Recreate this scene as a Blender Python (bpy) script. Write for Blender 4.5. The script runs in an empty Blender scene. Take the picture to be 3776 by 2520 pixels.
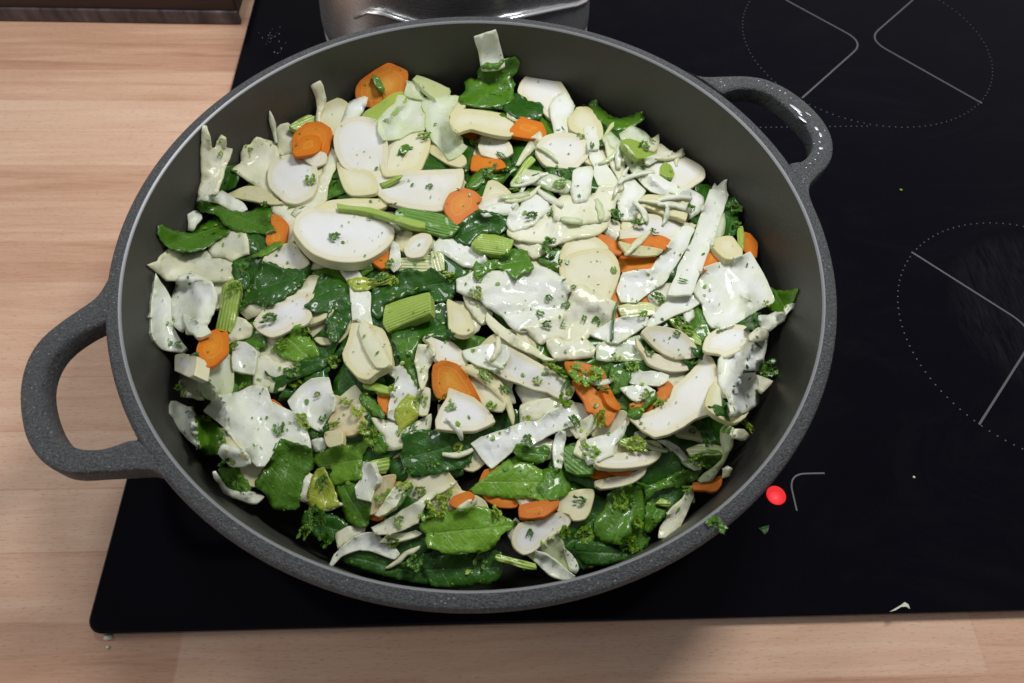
import bpy, bmesh, math, random
import numpy as np
from mathutils import Vector, Matrix
from mathutils.geometry import delaunay_2d_cdt

S = bpy.context.scene
COL = S.collection
# ---------------------------------------------------------------- camera (units: metres, pan centre at origin, hob glass at z=0)
F_PX, CAM = 2515.08, np.array([2.987, -205.824, 327.2])          # focal length in photo pixels, position in mm
PITCH, YAW, ROLL = 0.5306, -0.0759, 0.0561
def _rz(a): return np.array([[math.cos(a), -math.sin(a), 0], [math.sin(a), math.cos(a), 0], [0, 0, 1]])
def _rx(a): return np.array([[1, 0, 0], [0, math.cos(a), -math.sin(a)], [0, math.sin(a), math.cos(a)]])
ROT = _rz(YAW) @ _rx(PITCH) @ _rz(ROLL)
cam_d = bpy.data.cameras.new('camera'); cam = bpy.data.objects.new('camera', cam_d); COL.objects.link(cam)
cam_d.sensor_width = 36; cam_d.lens = F_PX / 3776 * 36; cam_d.clip_start = 0.01; cam_d.clip_end = 20
m4 = Matrix.Identity(4)
for i in range(3):
    for j in range(3): m4[i][j] = ROT[i, j]
    m4[i][3] = CAM[i] / 1000
cam.matrix_world = m4
cam_d.dof.use_dof = True; cam_d.dof.focus_distance = 0.33; cam_d.dof.aperture_fstop = 14.0
cam_d.lens = F_PX / 3776 * 36
S.camera = cam
# ---------------------------------------------------------------- light: two lamps of the cooker hood, an added fill at left and the dim room
W = bpy.data.worlds.new('World'); S.world = W; W.use_nodes = True
W.node_tree.nodes['Background'].inputs[0].default_value = (0.74, 0.76, 0.80, 1)
W.node_tree.nodes['Background'].inputs[1].default_value = 0.33
def lamp(name, loc, target, size, power, col):
    d = bpy.data.lights.new(name, 'AREA'); d.shape = 'DISK'; d.size = size; d.energy = power; d.color = col
    o = bpy.data.objects.new(name, d); COL.objects.link(o); o.location = loc
    o.rotation_euler = (Vector(target) - Vector(loc)).to_track_quat('-Z', 'Y').to_euler(); return o
lamp('hood_lamp', (0.23, 0.24, 0.53), (0, 0, 0), 0.17, 3.2, (1.0, 0.995, 0.985))
lamp('left_fill', (-1.15, 0.15, 0.55), (0, 0.05, 0.05), 0.40, 3.4, (1.0, 0.96, 0.92))  # unseen fill, added to brighten the left worktop and the pot's left side
lamp('hood_lamp', (-0.22, 0.30, 0.60), (0, 0, 0), 0.12, 1.0, (0.93, 0.97, 1.0))
S.view_settings.view_transform = 'Standard'; S.view_settings.look = 'None'
S.view_settings.exposure = -0.18; S.view_settings.gamma = 1.0
S.render.engine = 'CYCLES'; S.cycles.max_bounces = 6; S.cycles.transparent_max_bounces = 12
S.cycles.use_denoising = True; S.cycles.caustics_reflective = False; S.cycles.caustics_refractive = False

# ---------------------------------------------------------------- photo pixel (2350 wide) <-> world rays
def rays(px):
    px = np.atleast_2d(np.asarray(px, float)) * (3776 / 2350)
    d = np.c_[(px[:, 0] - 1888) / F_PX, -(px[:, 1] - 1260) / F_PX, -np.ones(len(px))] @ ROT.T
    return d
def on_z(px, z):
    d = rays(px); t = (z - CAM[2]) / d[:, 2]; return CAM + d * t[:, None]
def to_px(P):
    q = (np.atleast_2d(P) - CAM) @ ROT
    return np.c_[1888 + F_PX * q[:, 0] / -q[:, 2], 1260 - F_PX * q[:, 1] / -q[:, 2]] / (3776 / 2350)
rnd = random.Random(7)
# ---------------------------------------------------------------- material helpers
class NT:
    def __init__(s, name):
        s.m = bpy.data.materials.new(name); s.m.use_nodes = True; s.t = s.m.node_tree; s.n = s.t.nodes
        s.b = s.n['Principled BSDF']; s.out = s.n['Material Output']
    def node(s, typ, **kw):
        n = s.n.new(typ)
        for k, v in kw.items():
            if hasattr(n, k): setattr(n, k, v)
        return n
    def link(s, a, b): s.t.links.new(a, b)
    def val(s, sock, v):
        if hasattr(v, 'is_output'): s.link(v, sock)
        else: sock.default_value = v
    def math(s, op, a, b=0.0, c=0.0, clamp=False):
        n = s.node('ShaderNodeMath', operation=op); n.use_clamp = clamp
        s.val(n.inputs[0], a); s.val(n.inputs[1], b); s.val(n.inputs[2], c); return n.outputs[0]
    def mix(s, f, a, b, mode='MIX'):
        n = s.node('ShaderNodeMix', data_type='RGBA', blend_type=mode)
        s.val(n.inputs[0], f); s.val(n.inputs[6], a); s.val(n.inputs[7], b); return n.outputs[2]
    def ramp(s, f, stops):
        n = s.node('ShaderNodeValToRGB'); s.link(f, n.inputs[0]); e = n.color_ramp.elements
        while len(e) < len(stops): e.new(0.5)
        for k, (p, c) in enumerate(stops):
            e[k].position = p; e[k].color = c if len(c) == 4 else (*c, 1)
        return n.outputs[0]
    def noise(s, vec, scale, detail=4, rough=0.55, dist=0.0):
        n = s.node('ShaderNodeTexNoise'); s.link(vec, n.inputs['Vector'])
        n.inputs['Scale'].default_value = scale; n.inputs['Detail'].default_value = detail
        n.inputs['Roughness'].default_value = rough; n.inputs['Distortion'].default_value = dist; return n.outputs[0]
    def attr(s, name):
        n = s.node('ShaderNodeAttribute'); n.attribute_name = name; return n
    def coord(s): return s.node('ShaderNodeTexCoord').outputs['Object']
    def scale(s, vec, v):
        n = s.node('ShaderNodeMapping'); s.link(vec, n.inputs[0]); n.inputs['Scale'].default_value = v; return n.outputs[0]
    def bump(s, h, strength, dist):
        n = s.node('ShaderNodeBump'); s.link(h, n.inputs['Height']); n.inputs['Strength'].default_value = strength
        n.inputs['Distance'].default_value = dist; s.link(n.outputs[0], s.b.inputs['Normal']); return n
    def rand(s): return s.node('ShaderNodeObjectInfo').outputs['Random']
    def set(s, **kw):
        for k, v in kw.items(): s.val(s.b.inputs[k.replace('_', ' ')], v)
        return s.m
def c4(r, g, b): return (r, g, b, 1)

def mat_root(name, face, skin, skin_w=0.16):
    n = NT(name); e = n.attr('edge').outputs['Fac']; co = n.coord(); loc = n.attr('loc').outputs['Vector']
    f = n.math('DIVIDE', n.math('ADD', e, n.math('MULTIPLY', n.math('SUBTRACT', n.noise(co, 260), 0.5), 1.3)), 4.6, clamp=True)
    col = n.ramp(f, [(0.0, skin), (0.45, tuple(0.5 * (a + b) for a, b in zip(face, skin))), (0.9, face)])
    blot = n.noise(n.scale(co, (1, 1, 1)), 90, 3)
    col = n.mix(n.math('MULTIPLY', n.math('SUBTRACT', blot, 0.5), 0.8, clamp=True), col, c4(*skin), 'MIX')
    big = n.noise(co, 38, 2); col = n.mix(n.math('MULTIPLY', n.math('SUBTRACT', big, 0.45), 2.2, clamp=True), col, c4(*[.5 * (a + b) for a, b in zip(face, skin)]))
    r = n.rand(); col = n.mix(n.math('MULTIPLY', r, 0.3), col, c4(*[x * 0.86 for x in skin]))
    ring = n.math('SUBTRACT', 1.0, n.math('DIVIDE', n.math('ABSOLUTE', n.math('SUBTRACT', n.math('ADD', e, n.math('MULTIPLY', n.noise(co, 200), .8)), 2.3)), .32), clamp=True)
    col = n.mix(n.math('MULTIPLY', ring, .38), col, c4(0.55, 0.45, 0.24))
    fib = n.noise(n.scale(loc, (0.35, 2.2, 1)), 1.6, 5, .65)
    col = n.mix(n.math('MULTIPLY', n.math('SUBTRACT', fib, 0.5), 0.5, clamp=True), col, c4(0.64, 0.62, 0.42))
    fine = n.noise(co, 1400, 3)
    n.bump(n.math('ADD', n.math('MULTIPLY', fib, 0.7), n.math('MULTIPLY', fine, 0.4)), 0.35, 0.0006)
    rough = n.math('ADD', n.math('MULTIPLY', n.noise(co, 150), 0.35), 0.38)
    return n.set(Base_Color=col, Roughness=rough, Subsurface_Weight=0.12, Subsurface_Radius=(0.9, 0.75, 0.5), Subsurface_Scale=0.001, Specular_IOR_Level=0.35)
def mat_carrot():
    n = NT('carrot_flesh'); e = n.attr('edge').outputs['Fac']; co = n.coord()
    f = n.math('ADD', n.math('DIVIDE', e, 7.0), n.math('MULTIPLY', n.math('SUBTRACT', n.noise(co, 300), 0.5), 0.25), clamp=True)
    col = n.ramp(f, [(0.0, (0.56, 0.145, 0.004)), (0.4, (0.60, 0.19, 0.008)), (0.75, (0.64, 0.26, 0.018)), (1, (0.68, 0.34, 0.05))])
    ring = n.math('SUBTRACT', 1.0, n.math('DIVIDE', n.math('ABSOLUTE', n.math('SUBTRACT', n.math('ADD', e, n.math('MULTIPLY', n.noise(co, 260), .9)), 3.3)), .3), clamp=True)
    col = n.mix(n.math('MULTIPLY', ring, .5), col, c4(0.70, 0.38, 0.06))
    col = n.mix(n.math('MULTIPLY', n.rand(), 0.35), col, c4(0.50, 0.12, 0.01))
    n.bump(n.noise(co, 900, 4), 0.3, 0.0006)
    return n.set(Base_Color=col, Roughness=0.55, Subsurface_Weight=0.1, Subsurface_Radius=(1, 0.35, 0.1), Subsurface_Scale=0.001, Specular_IOR_Level=0.3)
def mat_cabbage(name, c_in, c_edge, rough=0.3, coat=0.25, trans=0.10, see=0.05):
    n = NT(name); e = n.attr('edge').outputs['Fac']; co = n.coord(); loc = n.attr('loc').outputs['Vector']
    f = n.math('DIVIDE', e, 3.0, clamp=True)
    col = n.mix(f, c4(*c_edge), c4(*c_in))
    w = n.noise(n.scale(loc, (0.18, 1.1, 1)), 1.1, 4, .6, 1.5)
    vein = n.math('POWER', n.math('SUBTRACT', 1.0, n.math('ABSOLUTE', n.math('MULTIPLY', n.math('SUBTRACT', w, 0.5), 7.0)), clamp=True), 2.0)
    col = n.mix(n.math('MULTIPLY', vein, 0.35), col, c4(0.86, 0.88, 0.80))
    blot = n.noise(co, 70, 3)  # yellow-green tinge of shaded cabbage, painted into the colour as soft patches
    col = n.mix(n.math('MULTIPLY', n.math('SUBTRACT', blot, 0.43), 2.2, clamp=True), col, c4(c_edge[0] * .93, c_edge[1] * .95, c_edge[2] * .78))
    col = n.mix(n.math('MULTIPLY', n.rand(), 0.35), col, c4(*[x * 0.9 for x in c_edge]))
    n.bump(n.math('ADD', n.math('MULTIPLY', vein, 1.3), n.math('MULTIPLY', n.noise(n.scale(loc, (.06, .3, 1)), 1.6, 4, .5), 1.3)), 0.3, 0.0009)
    ro = n.math('ADD', n.math('MULTIPLY', n.noise(co, 120), 0.3), rough - 0.1)
    m = n.set(Base_Color=col, Roughness=ro, Coat_Weight=coat, Coat_Roughness=0.07)
    tr = n.node('ShaderNodeBsdfTranslucent'); n.link(col, tr.inputs[0])
    mx = n.node('ShaderNodeMixShader'); mx.inputs[0].default_value = trans
    n.link(n.b.outputs[0], mx.inputs[1]); n.link(tr.outputs[0], mx.inputs[2])
    tp = n.node('ShaderNodeBsdfTransparent'); tp.inputs[0].default_value = c4(.93, .97, .86); m2 = n.node('ShaderNodeMixShader')
    n.link(n.math('MULTIPLY', n.math('ADD', 0.25, n.math('MULTIPLY', n.noise(co, 55, 2), 1.5)), see), m2.inputs[0])
    n.link(mx.outputs[0], m2.inputs[1]); n.link(tp.outputs[0], m2.inputs[2]); n.link(m2.outputs[0], n.out.inputs[0]); return m
def mat_leaf(name, c_dark, c_light, vein_c, trans=0.12, rough=0.36):
    n = NT(name); co = n.coord(); sx = n.node('ShaderNodeSeparateXYZ'); n.link(n.attr('loc').outputs['Vector'], sx.inputs[0])
    wob = n.math('MULTIPLY', n.math('SUBTRACT', n.noise(co, 90, 2), 0.5), 3.0)
    u = n.math('ADD', sx.outputs[0], wob); v = n.math('ADD', sx.outputs[1], n.math('MULTIPLY', wob, .7)); av = n.math('ABSOLUTE', v)
    mid = n.math('SUBTRACT', 1.0, n.math('DIVIDE', av, 0.7), clamp=True)
    q = n.math('DIVIDE', n.math('SUBTRACT', u, n.math('MULTIPLY', av, 0.75)), 6.5)
    side = n.math('SUBTRACT', 1.0, n.math('DIVIDE', n.math('ABSOLUTE', n.math('SUBTRACT', n.math('FRACT', q), 0.5)), 0.06), clamp=True)
    vor = n.node('ShaderNodeTexVoronoi', feature='DISTANCE_TO_EDGE'); n.link(co, vor.inputs['Vector']); vor.inputs['Scale'].default_value = 420
    net = n.math('SUBTRACT', 1.0, n.math('MULTIPLY', vor.outputs['Distance'], 9.0), clamp=True)
    veins = n.math('MAXIMUM', mid, n.math('MULTIPLY', side, 0.55))
    col = n.mix(n.noise(co, 110, 4), c4(*c_dark), c4(*c_light))
    col = n.mix(n.math('MULTIPLY', n.rand(), 0.3), col, c4(*[x * 0.6 for x in c_dark]))
    col = n.mix(n.math('MULTIPLY', net, 0.04), col, c4(*vein_c))
    col = n.mix(n.math('MULTIPLY', veins, 0.17), col, c4(*vein_c))
    h = n.math('ADD', n.math('MULTIPLY', veins, -0.35), n.math('ADD', n.math('MULTIPLY', net, -0.06), n.math('MULTIPLY', n.noise(co, 220, 3), 1.8)))
    n.bump(h, 0.6, 0.0009)
    n.set(Base_Color=col, Roughness=rough, Specular_IOR_Level=0.3, Coat_Weight=0.4, Coat_Roughness=0.07)
    tr = n.node('ShaderNodeBsdfTranslucent'); n.link(n.mix(0.5, col, c4(*c_light)), tr.inputs[0])
    mx = n.node('ShaderNodeMixShader'); mx.inputs[0].default_value = trans
    n.link(n.b.outputs[0], mx.inputs[1]); n.link(tr.outputs[0], mx.inputs[2]); n.link(mx.outputs[0], n.out.inputs[0]); return n.m
def mat_celery(name, a, b):
    n = NT(name); co = n.coord(); sx = n.node('ShaderNodeSeparateXYZ'); n.link(n.attr('loc').outputs['Vector'], sx.inputs[0])
    st = n.math('SINE', n.math('MULTIPLY', sx.outputs[1], 3.6)); st = n.math('MULTIPLY', n.math('ADD', st, 1.0), 0.5)
    f = n.math('MULTIPLY', n.math('ADD', n.math('MULTIPLY', st, .55), n.math('MULTIPLY', n.noise(n.scale(n.attr('loc').outputs['Vector'], (.15, 1.6, 1)), 1.5, 4), 1.3)), 0.55)
    col = n.mix(f, c4(*a), c4(*b)); col = n.mix(n.math('MULTIPLY', n.rand(), 0.3), col, c4(*[x * .75 for x in a]))
    n.bump(n.math('ADD', st, n.noise(co, 700)), 0.4, 0.0007)
    return n.set(Base_Color=col, Roughness=0.3, Coat_Weight=0.3, Coat_Roughness=0.1, Subsurface_Weight=0.15, Subsurface_Radius=(.6, .9, .2), Subsurface_Scale=0.002)

M = {
 'Rn': mat_root('white_root_flesh', (0.72, 0.73, 0.74), (0.64, 0.60, 0.38)),
 'Ro': mat_root('cream_root_flesh', (0.67, 0.66, 0.50), (0.59, 0.55, 0.28)),
 'Rb': mat_root('browned_root_flesh', (0.70, 0.64, 0.44), (0.55, 0.44, 0.20)),
 'Cw': mat_cabbage('white_cabbage', (0.88, 0.90, 0.88), (0.80, 0.83, 0.66)),
 'Cy': mat_cabbage('pale_yellow_cabbage', (0.86, 0.86, 0.70), (0.78, 0.77, 0.50)),
 'Ct': mat_cabbage('glassy_cabbage', (0.84, 0.90, 0.76), (0.70, 0.79, 0.46), 0.2, 0.6, 0.12, 0.14),
 'Cs': mat_cabbage('wet_white_cabbage', (0.91, 0.93, 0.91), (0.80, 0.84, 0.68), 0.17, 0.7, 0.08, 0.04),
 'Cg': mat_cabbage('green_tinged_cabbage', (0.50, 0.56, 0.30), (0.44, 0.52, 0.22)),
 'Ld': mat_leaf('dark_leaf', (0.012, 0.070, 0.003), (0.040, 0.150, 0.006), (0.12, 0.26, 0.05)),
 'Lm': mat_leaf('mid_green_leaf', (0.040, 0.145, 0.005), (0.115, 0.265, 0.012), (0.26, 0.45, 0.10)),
 'Lb': mat_leaf('bright_leaf', (0.11, 0.27, 0.012), (0.22, 0.43, 0.03), (0.38, 0.55, 0.14), 0.2),
 'Ly': mat_leaf('yellow_green_leaf', (0.34, 0.42, 0.03), (0.48, 0.55, 0.06), (0.55, 0.62, 0.18), 0.2, 0.3),
 'Eg': mat_celery('lime_celery', (0.24, 0.38, 0.035), (0.42, 0.54, 0.13)),
 'Em': mat_celery('green_celery', (0.08, 0.21, 0.02), (0.15, 0.30, 0.04)),
 'Ep': mat_celery('pale_celery', (0.50, 0.56, 0.22), (0.64, 0.67, 0.40)),
 'Ed': mat_celery('dark_stem', (0.04, 0.12, 0.02), (0.08, 0.18, 0.03)),
 'O': mat_carrot(),
}
def mat_simple_herb(name, a, b):
    n = NT(name); co = n.coord(); col = n.mix(n.noise(co, 300, 3), c4(*a), c4(*b)); col = n.mix(n.math('MULTIPLY', n.rand(), .35), col, c4(*[x * .6 for x in a]))
    n.set(Base_Color=col, Roughness=0.38, Coat_Weight=0.2, Coat_Roughness=0.2)
    tr = n.node('ShaderNodeBsdfTranslucent'); n.link(col, tr.inputs[0]); mx = n.node('ShaderNodeMixShader'); mx.inputs[0].default_value = .2
    n.link(n.b.outputs[0], mx.inputs[1]); n.link(tr.outputs[0], mx.inputs[2]); n.link(mx.outputs[0], n.out.inputs[0]); return n.m
HERB = [mat_simple_herb('parsley_green', (0.055, 0.17, 0.01), (0.14, 0.31, 0.02)),
        mat_simple_herb('parsley_bright', (0.14, 0.30, 0.012), (0.28, 0.47, 0.03)),
        mat_simple_herb('parsley_yellowish', (0.20, 0.34, 0.01), (0.40, 0.52, 0.03))]

# ---------------------------------------------------------------- mesh helpers (mm in, metres out)
def tag(o, label=None, cat=None, group=None, kind=None):
    if label: o['label'] = label
    if cat: o['category'] = cat
    if group: o['group'] = group
    if kind: o['kind'] = kind
    return o
def mesh_obj(name, verts, faces, mat, parent=None, smooth=True, origin=None, mats=None, fmat=None):
    v = np.asarray(verts, float)
    if origin is None: origin = v.mean(axis=0) if parent is None else np.zeros(3)
    origin = np.asarray(origin, float)
    me = bpy.data.meshes.new(name); me.from_pydata(((v - origin) / 1000).tolist(), [], [list(map(int, f)) for f in faces]); me.update()
    for m in (mats or [mat]): me.materials.append(m)
    if fmat is not None: me.polygons.foreach_set('material_index', fmat)
    if smooth: me.polygons.foreach_set('use_smooth', [True] * len(me.polygons))
    o = bpy.data.objects.new(name, me); COL.objects.link(o); o.location = origin / 1000
    if parent: o.parent = parent; o.location = (origin - np.array(parent.get('_o', (0, 0, 0)))) / 1000
    return o
def empty(name, loc=(0, 0, 0)):
    o = bpy.data.objects.new(name, None); COL.objects.link(o); o.location = Vector(loc) / 1000; o.empty_display_size = .01
    return o
def box(x0, x1, y0, y1, z0, z1):
    return [(x0,y0,z0),(x1,y0,z0),(x1,y1,z0),(x0,y1,z0),(x0,y0,z1),(x1,y0,z1),(x1,y1,z1),(x0,y1,z1)], [(0,3,2,1),(4,5,6,7),(0,1,5,4),(1,2,6,5),(2,3,7,6),(3,0,4,7)]
def add_bevel(o, w, seg=2, ang=0.6):
    b = o.modifiers.new('bevel', 'BEVEL'); b.width = w / 1000; b.segments = seg; b.limit_method = 'ANGLE'; b.angle_limit = ang
# ---------------------------------------------------------------- worktop
def mat_beech():
    n = NT('beech_laminate'); co = n.coord()
    br = n.node('ShaderNodeTexBrick'); n.link(co, br.inputs['Vector']); br.offset = 0.37; br.squash = 1
    for k, v in (('Scale', 1.0), ('Mortar Size', 0.0006), ('Mortar Smooth', 0.5), ('Bias', 0.0), ('Brick Width', 0.36), ('Row Height', 0.031)): br.inputs[k].default_value = v
    br.inputs['Color1'].default_value = c4(0, 0, 0); br.inputs['Color2'].default_value = c4(1, 1, 1); br.inputs['Mortar'].default_value = c4(.35, .35, .35)
    st = n.node('ShaderNodeSeparateXYZ'); n.link(br.outputs['Color'], st.inputs[0]); tint = st.outputs[0]
    g1 = n.noise(n.scale(co, (0.9, 14, 1)), 9, 6, .6, 0.8)
    g2 = n.noise(n.scale(co, (4, 60, 1)), 16, 5, .7)
    fl = n.noise(n.scale(co, (50, 300, 1)), 5, 2)
    f = n.math('ADD', n.math('MULTIPLY', g1, 0.50), n.math('ADD', n.math('MULTIPLY', g2, 0.25), n.math('MULTIPLY', tint, 0.27)))
    col = n.ramp(f, [(0.27, (0.44, 0.225, 0.135)), (0.40, (0.58, 0.330, 0.215)), (0.52, (0.68, 0.420, 0.285)), (0.70, (0.77, 0.530, 0.375))])
    col = n.mix(n.math('MULTIPLY', n.math('GREATER_THAN', fl, 0.62), 0.30), col, c4(0.33, 0.17, 0.11))
    n.bump(g2, 0.08, 0.0004)
    return n.set(Base_Color=col, Roughness=n.math('ADD', n.math('MULTIPLY', g1, .2), .36), Specular_IOR_Level=0.4)
v, f = box(-700, 900, -330, 560, -40, -5)
o = mesh_obj('worktop', v, f, mat_beech(), smooth=False, origin=(0, 0, -5)); add_bevel(o, 2); tag(o, 'pale beech effect kitchen worktop around the hob', kind='structure')
# ---------------------------------------------------------------- dark wooden board behind the worktop at upper left
def mat_darkwood():
    n = NT('dark_stained_wood'); co = n.coord(); g = n.noise(n.scale(co, (1, 8, 8)), 18, 6, .65)
    col = n.ramp(g, [(0.3, (0.018, 0.009, 0.008)), (0.6, (0.045, 0.020, 0.017)), (0.8, (0.08, 0.045, 0.04))]); n.bump(g, .3, .001)
    return n.set(Base_Color=col, Roughness=0.5)
tray = empty('wooden_board', (-340, 300, -5)); tray['_o'] = (-340, 300, -5)
tag(tray, 'dark brown board lying on the worktop at the top left corner', 'board')
def skew(v, k=0.012): return [(x, y + (x + 180) * k * -1, z) for x, y, z in v]
v, f = box(-640, -181, 272, 470, 1, 24); b = mesh_obj('board_body', skew(v), f, mat_darkwood(), tray, smooth=False); add_bevel(b, 1.5)
n = NT('worn_grey_edge'); g = n.noise(n.scale(n.coord(), (3, 1, 1)), 30, 4)
n.set(Base_Color=n.ramp(g, [(.35, (.04, .03, .035)), (.6, (.12, .10, .11)), (.75, (.22, .20, .22))]), Roughness=.5)
v, f = box(-640, -181, 270, 275, -4.8, 5.5); b = mesh_obj('edge_strip', skew(v), f, n.m, tray, smooth=False); add_bevel(b, .8)
# ---------------------------------------------------------------- glass hob
hob = empty('glass_hob', (80, 100, -5)); hob['_o'] = (80, 100, -5)
tag(hob, 'black glass ceramic hob with dotted zone rings and red light', 'hob')
def rounded_rect(x0, x1, y0, y1, r, seg=8):
    out = []
    for cx, cy, a0 in ((x1 - r, y1 - r, 0), (x0 + r, y1 - r, 90), (x0 + r, y0 + r, 180), (x1 - r, y0 + r, 270)):
        for k in range(seg + 1):
            a = math.radians(a0 + 90 * k / seg); out.append((cx + r * math.cos(a), cy + r * math.sin(a)))
    return out
def prism(pts, z0, z1, bev=0.0, zb=None):
    n = len(pts); P = np.array(pts); v = [(x, y, z0) for x, y in P]; c = P.mean(axis=0)
    f = [tuple(range(n))[::-1]]
    levels = [z0, z1 - bev, z1] if bev else [z0, z1]
    v = []
    for k, z in enumerate(levels):
        s = 0 if not (bev and k == 2) else bev
        for i in range(n):
            a, b_ = P[i - 1], P[(i + 1) % n]; t = b_ - a; t = t / (np.linalg.norm(t) + 1e-9); nn = np.array([-t[1], t[0]])
            q = P[i] + nn * s; v.append((q[0], q[1], z))
    for k in range(len(levels) - 1):
        for i in range(n):
            j = (i + 1) % n; f.append((k * n + i, k * n + j, (k + 1) * n + j, (k + 1) * n + i))
    f.append(tuple((len(levels) - 1) * n + i for i in range(n)))
    return v, f
def mat_glass():
    n = NT('black_ceramic_glass'); co = n.coord()
    sp = n.node('ShaderNodeTexVoronoi'); n.link(co, sp.inputs['Vector']); sp.inputs['Scale'].default_value = 1500
    dots = n.math('MULTIPLY', n.math('LESS_THAN', sp.outputs['Distance'], 0.14), 0.02)
    # round grey reflection painted into the glass colour on the right zone and wipe streaks near the front
    sm = n.noise(n.scale(co, (1, 2.2, 1)), 7, 5, .7, 2.5)
    sx = n.node('ShaderNodeSeparateXYZ'); n.link(co, sx.inputs[0])
    dx = n.math('SUBTRACT', sx.outputs[0], 0.335); dy = n.math('SUBTRACT', sx.outputs[1], 0.0)
    rr = n.math('SQRT', n.math('ADD', n.math('MULTIPLY', dx, dx), n.math('MULTIPLY', dy, dy)))
    disc = n.math('MULTIPLY', n.math('SUBTRACT', 0.062, rr), 90, clamp=True)
    streak = n.noise(n.scale(co, (9, 60, 1)), 6, 3, .6, 1.5)
    refl = n.math('MULTIPLY', disc, n.math('MULTIPLY', n.math('SUBTRACT', n.noise(n.scale(co, (60, 9, 1)), 6, 3, .6, 1.2), 0.36), 0.07, clamp=True))
    wipe = n.math('MULTIPLY', n.math('MULTIPLY', n.math('SUBTRACT', sm, 0.56), 1.0, clamp=True), n.math('MULTIPLY', streak, 0.0))
    k = n.math('ADD', n.math('ADD', dots, n.math('MULTIPLY', n.math('SUBTRACT', sm, 0.5), 0.022, clamp=True)), n.math('ADD', refl, wipe))
    col = n.mix(k, c4(0.0022, 0.0018, 0.0045), c4(0.35, 0.36, 0.36))
    ro = n.math('ADD', 0.10, n.math('MULTIPLY', sm, 0.14))
    return n.set(Base_Color=col, Roughness=ro, Specular_IOR_Level=0.1)
XL, XR, YF, YB = -173.8, 520, -160.4, 352
v, f = prism(rounded_rect(XL, XR, YF, YB, 7), -4.6, 0, 0.9)
mesh_obj('glass_panel', v, f, mat_glass(), hob, smooth=False)
n = NT('zone_print'); mk = n.set(Base_Color=c4(0.105, 0.105, 0.11), Roughness=0.5)
def disc(c, r, z, k=8): return [(c[0] + r * math.cos(2 * math.pi * i / k), c[1] + r * math.sin(2 * math.pi * i / k), z) for i in range(k)]
def dotted(pts, r, name):
    V, Fc = [], []
    for c in pts:
        b0 = len(V); V += disc(c, r, 0.06); V += disc(c, r, 0.14); Fc.append([b0 + 8 + i for i in range(8)])
        for i in range(8): Fc.append([b0 + i, b0 + (i + 1) % 8, b0 + 8 + (i + 1) % 8, b0 + 8 + i])
    o = mesh_obj(name, V, Fc, mk, hob, smooth=False); o['kind'] = 'stuff'; return o
def ribbon(pts, w, name, closed=False, mat=None, z=0.12):
    P = np.array(pts, float); n_ = len(P); V = []; Fc = []
    for i in range(n_):
        a = P[max(i - 1, 0)]; b = P[min(i + 1, n_ - 1)]; t = (b - a) / (np.linalg.norm(b - a) + 1e-9); q = np.array([-t[1], t[0]]) * w / 2
        V += [(*(P[i] + q), z), (*(P[i] - q), z), (*(P[i] + q * 1.05), z - .08), (*(P[i] - q * 1.05), z - .08)]
    for i in range(n_ - 1):
        a, b = 4 * i, 4 * (i + 1); Fc += [(a, a + 1, b + 1, b), (a, b, b + 2, a + 2), (a + 1, a + 3, b + 3, b + 1)]
    return mesh_obj(name, V, Fc, mat or mk, hob, smooth=False)
def arc(c, r, a0, a1, k): return [(c[0] + r * math.cos(math.radians(a0 + (a1 - a0) * i / k)), c[1] + r * math.sin(math.radians(a0 + (a1 - a0) * i / k))) for i in range(k + 1)]
def bent(pa, apex, pb, r):
    pa, apex, pb = map(np.array, (pa, apex, pb)); d1 = (pa - apex); d2 = (pb - apex); l1 = np.linalg.norm(d1); l2 = np.linalg.norm(d2); d1 = d1 / l1; d2 = d2 / l2
    s, e = apex + d1 * r, apex + d2 * r; out = [pa + (s - pa) * t for t in (0, .5)]
    for k in range(9):
        t = k / 8; out.append((1 - t) ** 2 * s + 2 * t * (1 - t) * apex + t * t * e)
    out += [pb]; return out
P0 = lambda x, y: on_z([(x, y)], 0)[0][:2]
cB, rB, cA, rA = (323.3, -12.0), 81.5, (295.8, 249.2), 93.5
dotted(arc(cB, rB, 0, 356, 119), 0.42, 'zone_ring'); dotted(arc(cA, rA, 0, 357, 134), 0.42, 'zone_ring')
ext = [tuple(P0(x, 293 - 3 * k / 20)) for k, x in enumerate(np.linspace(1745, 1990, 21))]
dotted(ext, 0.42, 'zone_extension')
tz = lambda x, y: P0(1541 + x * .3443, y * .3443)
ribbon(bent(tz(760, 0), tz(1285, 285), tz(870, 655), 16), 1.15, 'zone_line')
ribbon(bent(tz(1610, 0), tz(1310, 262), tz(2070, 690), 16), 1.15, 'zone_line')
tz3 = lambda x, y: P0(1541 + x * .3443, 498 + y * .3443)
ribbon(bent(tz3(1600, 235), tz3(2440, 767), tz3(2050, 1385), 16), 1.15, 'zone_line')
tz4 = lambda x, y: P0(1541 + x * .3443, 1033 + y * .3443)
ribbon(bent(tz4(1020, 155), tz4(778, 160), tz4(835, 405), 9), 0.8, 'corner_mark')
ribbon([tz4(470 - 1250, 0), tz4(-1215, 130)], 1.1, 'corner_mark')
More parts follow.
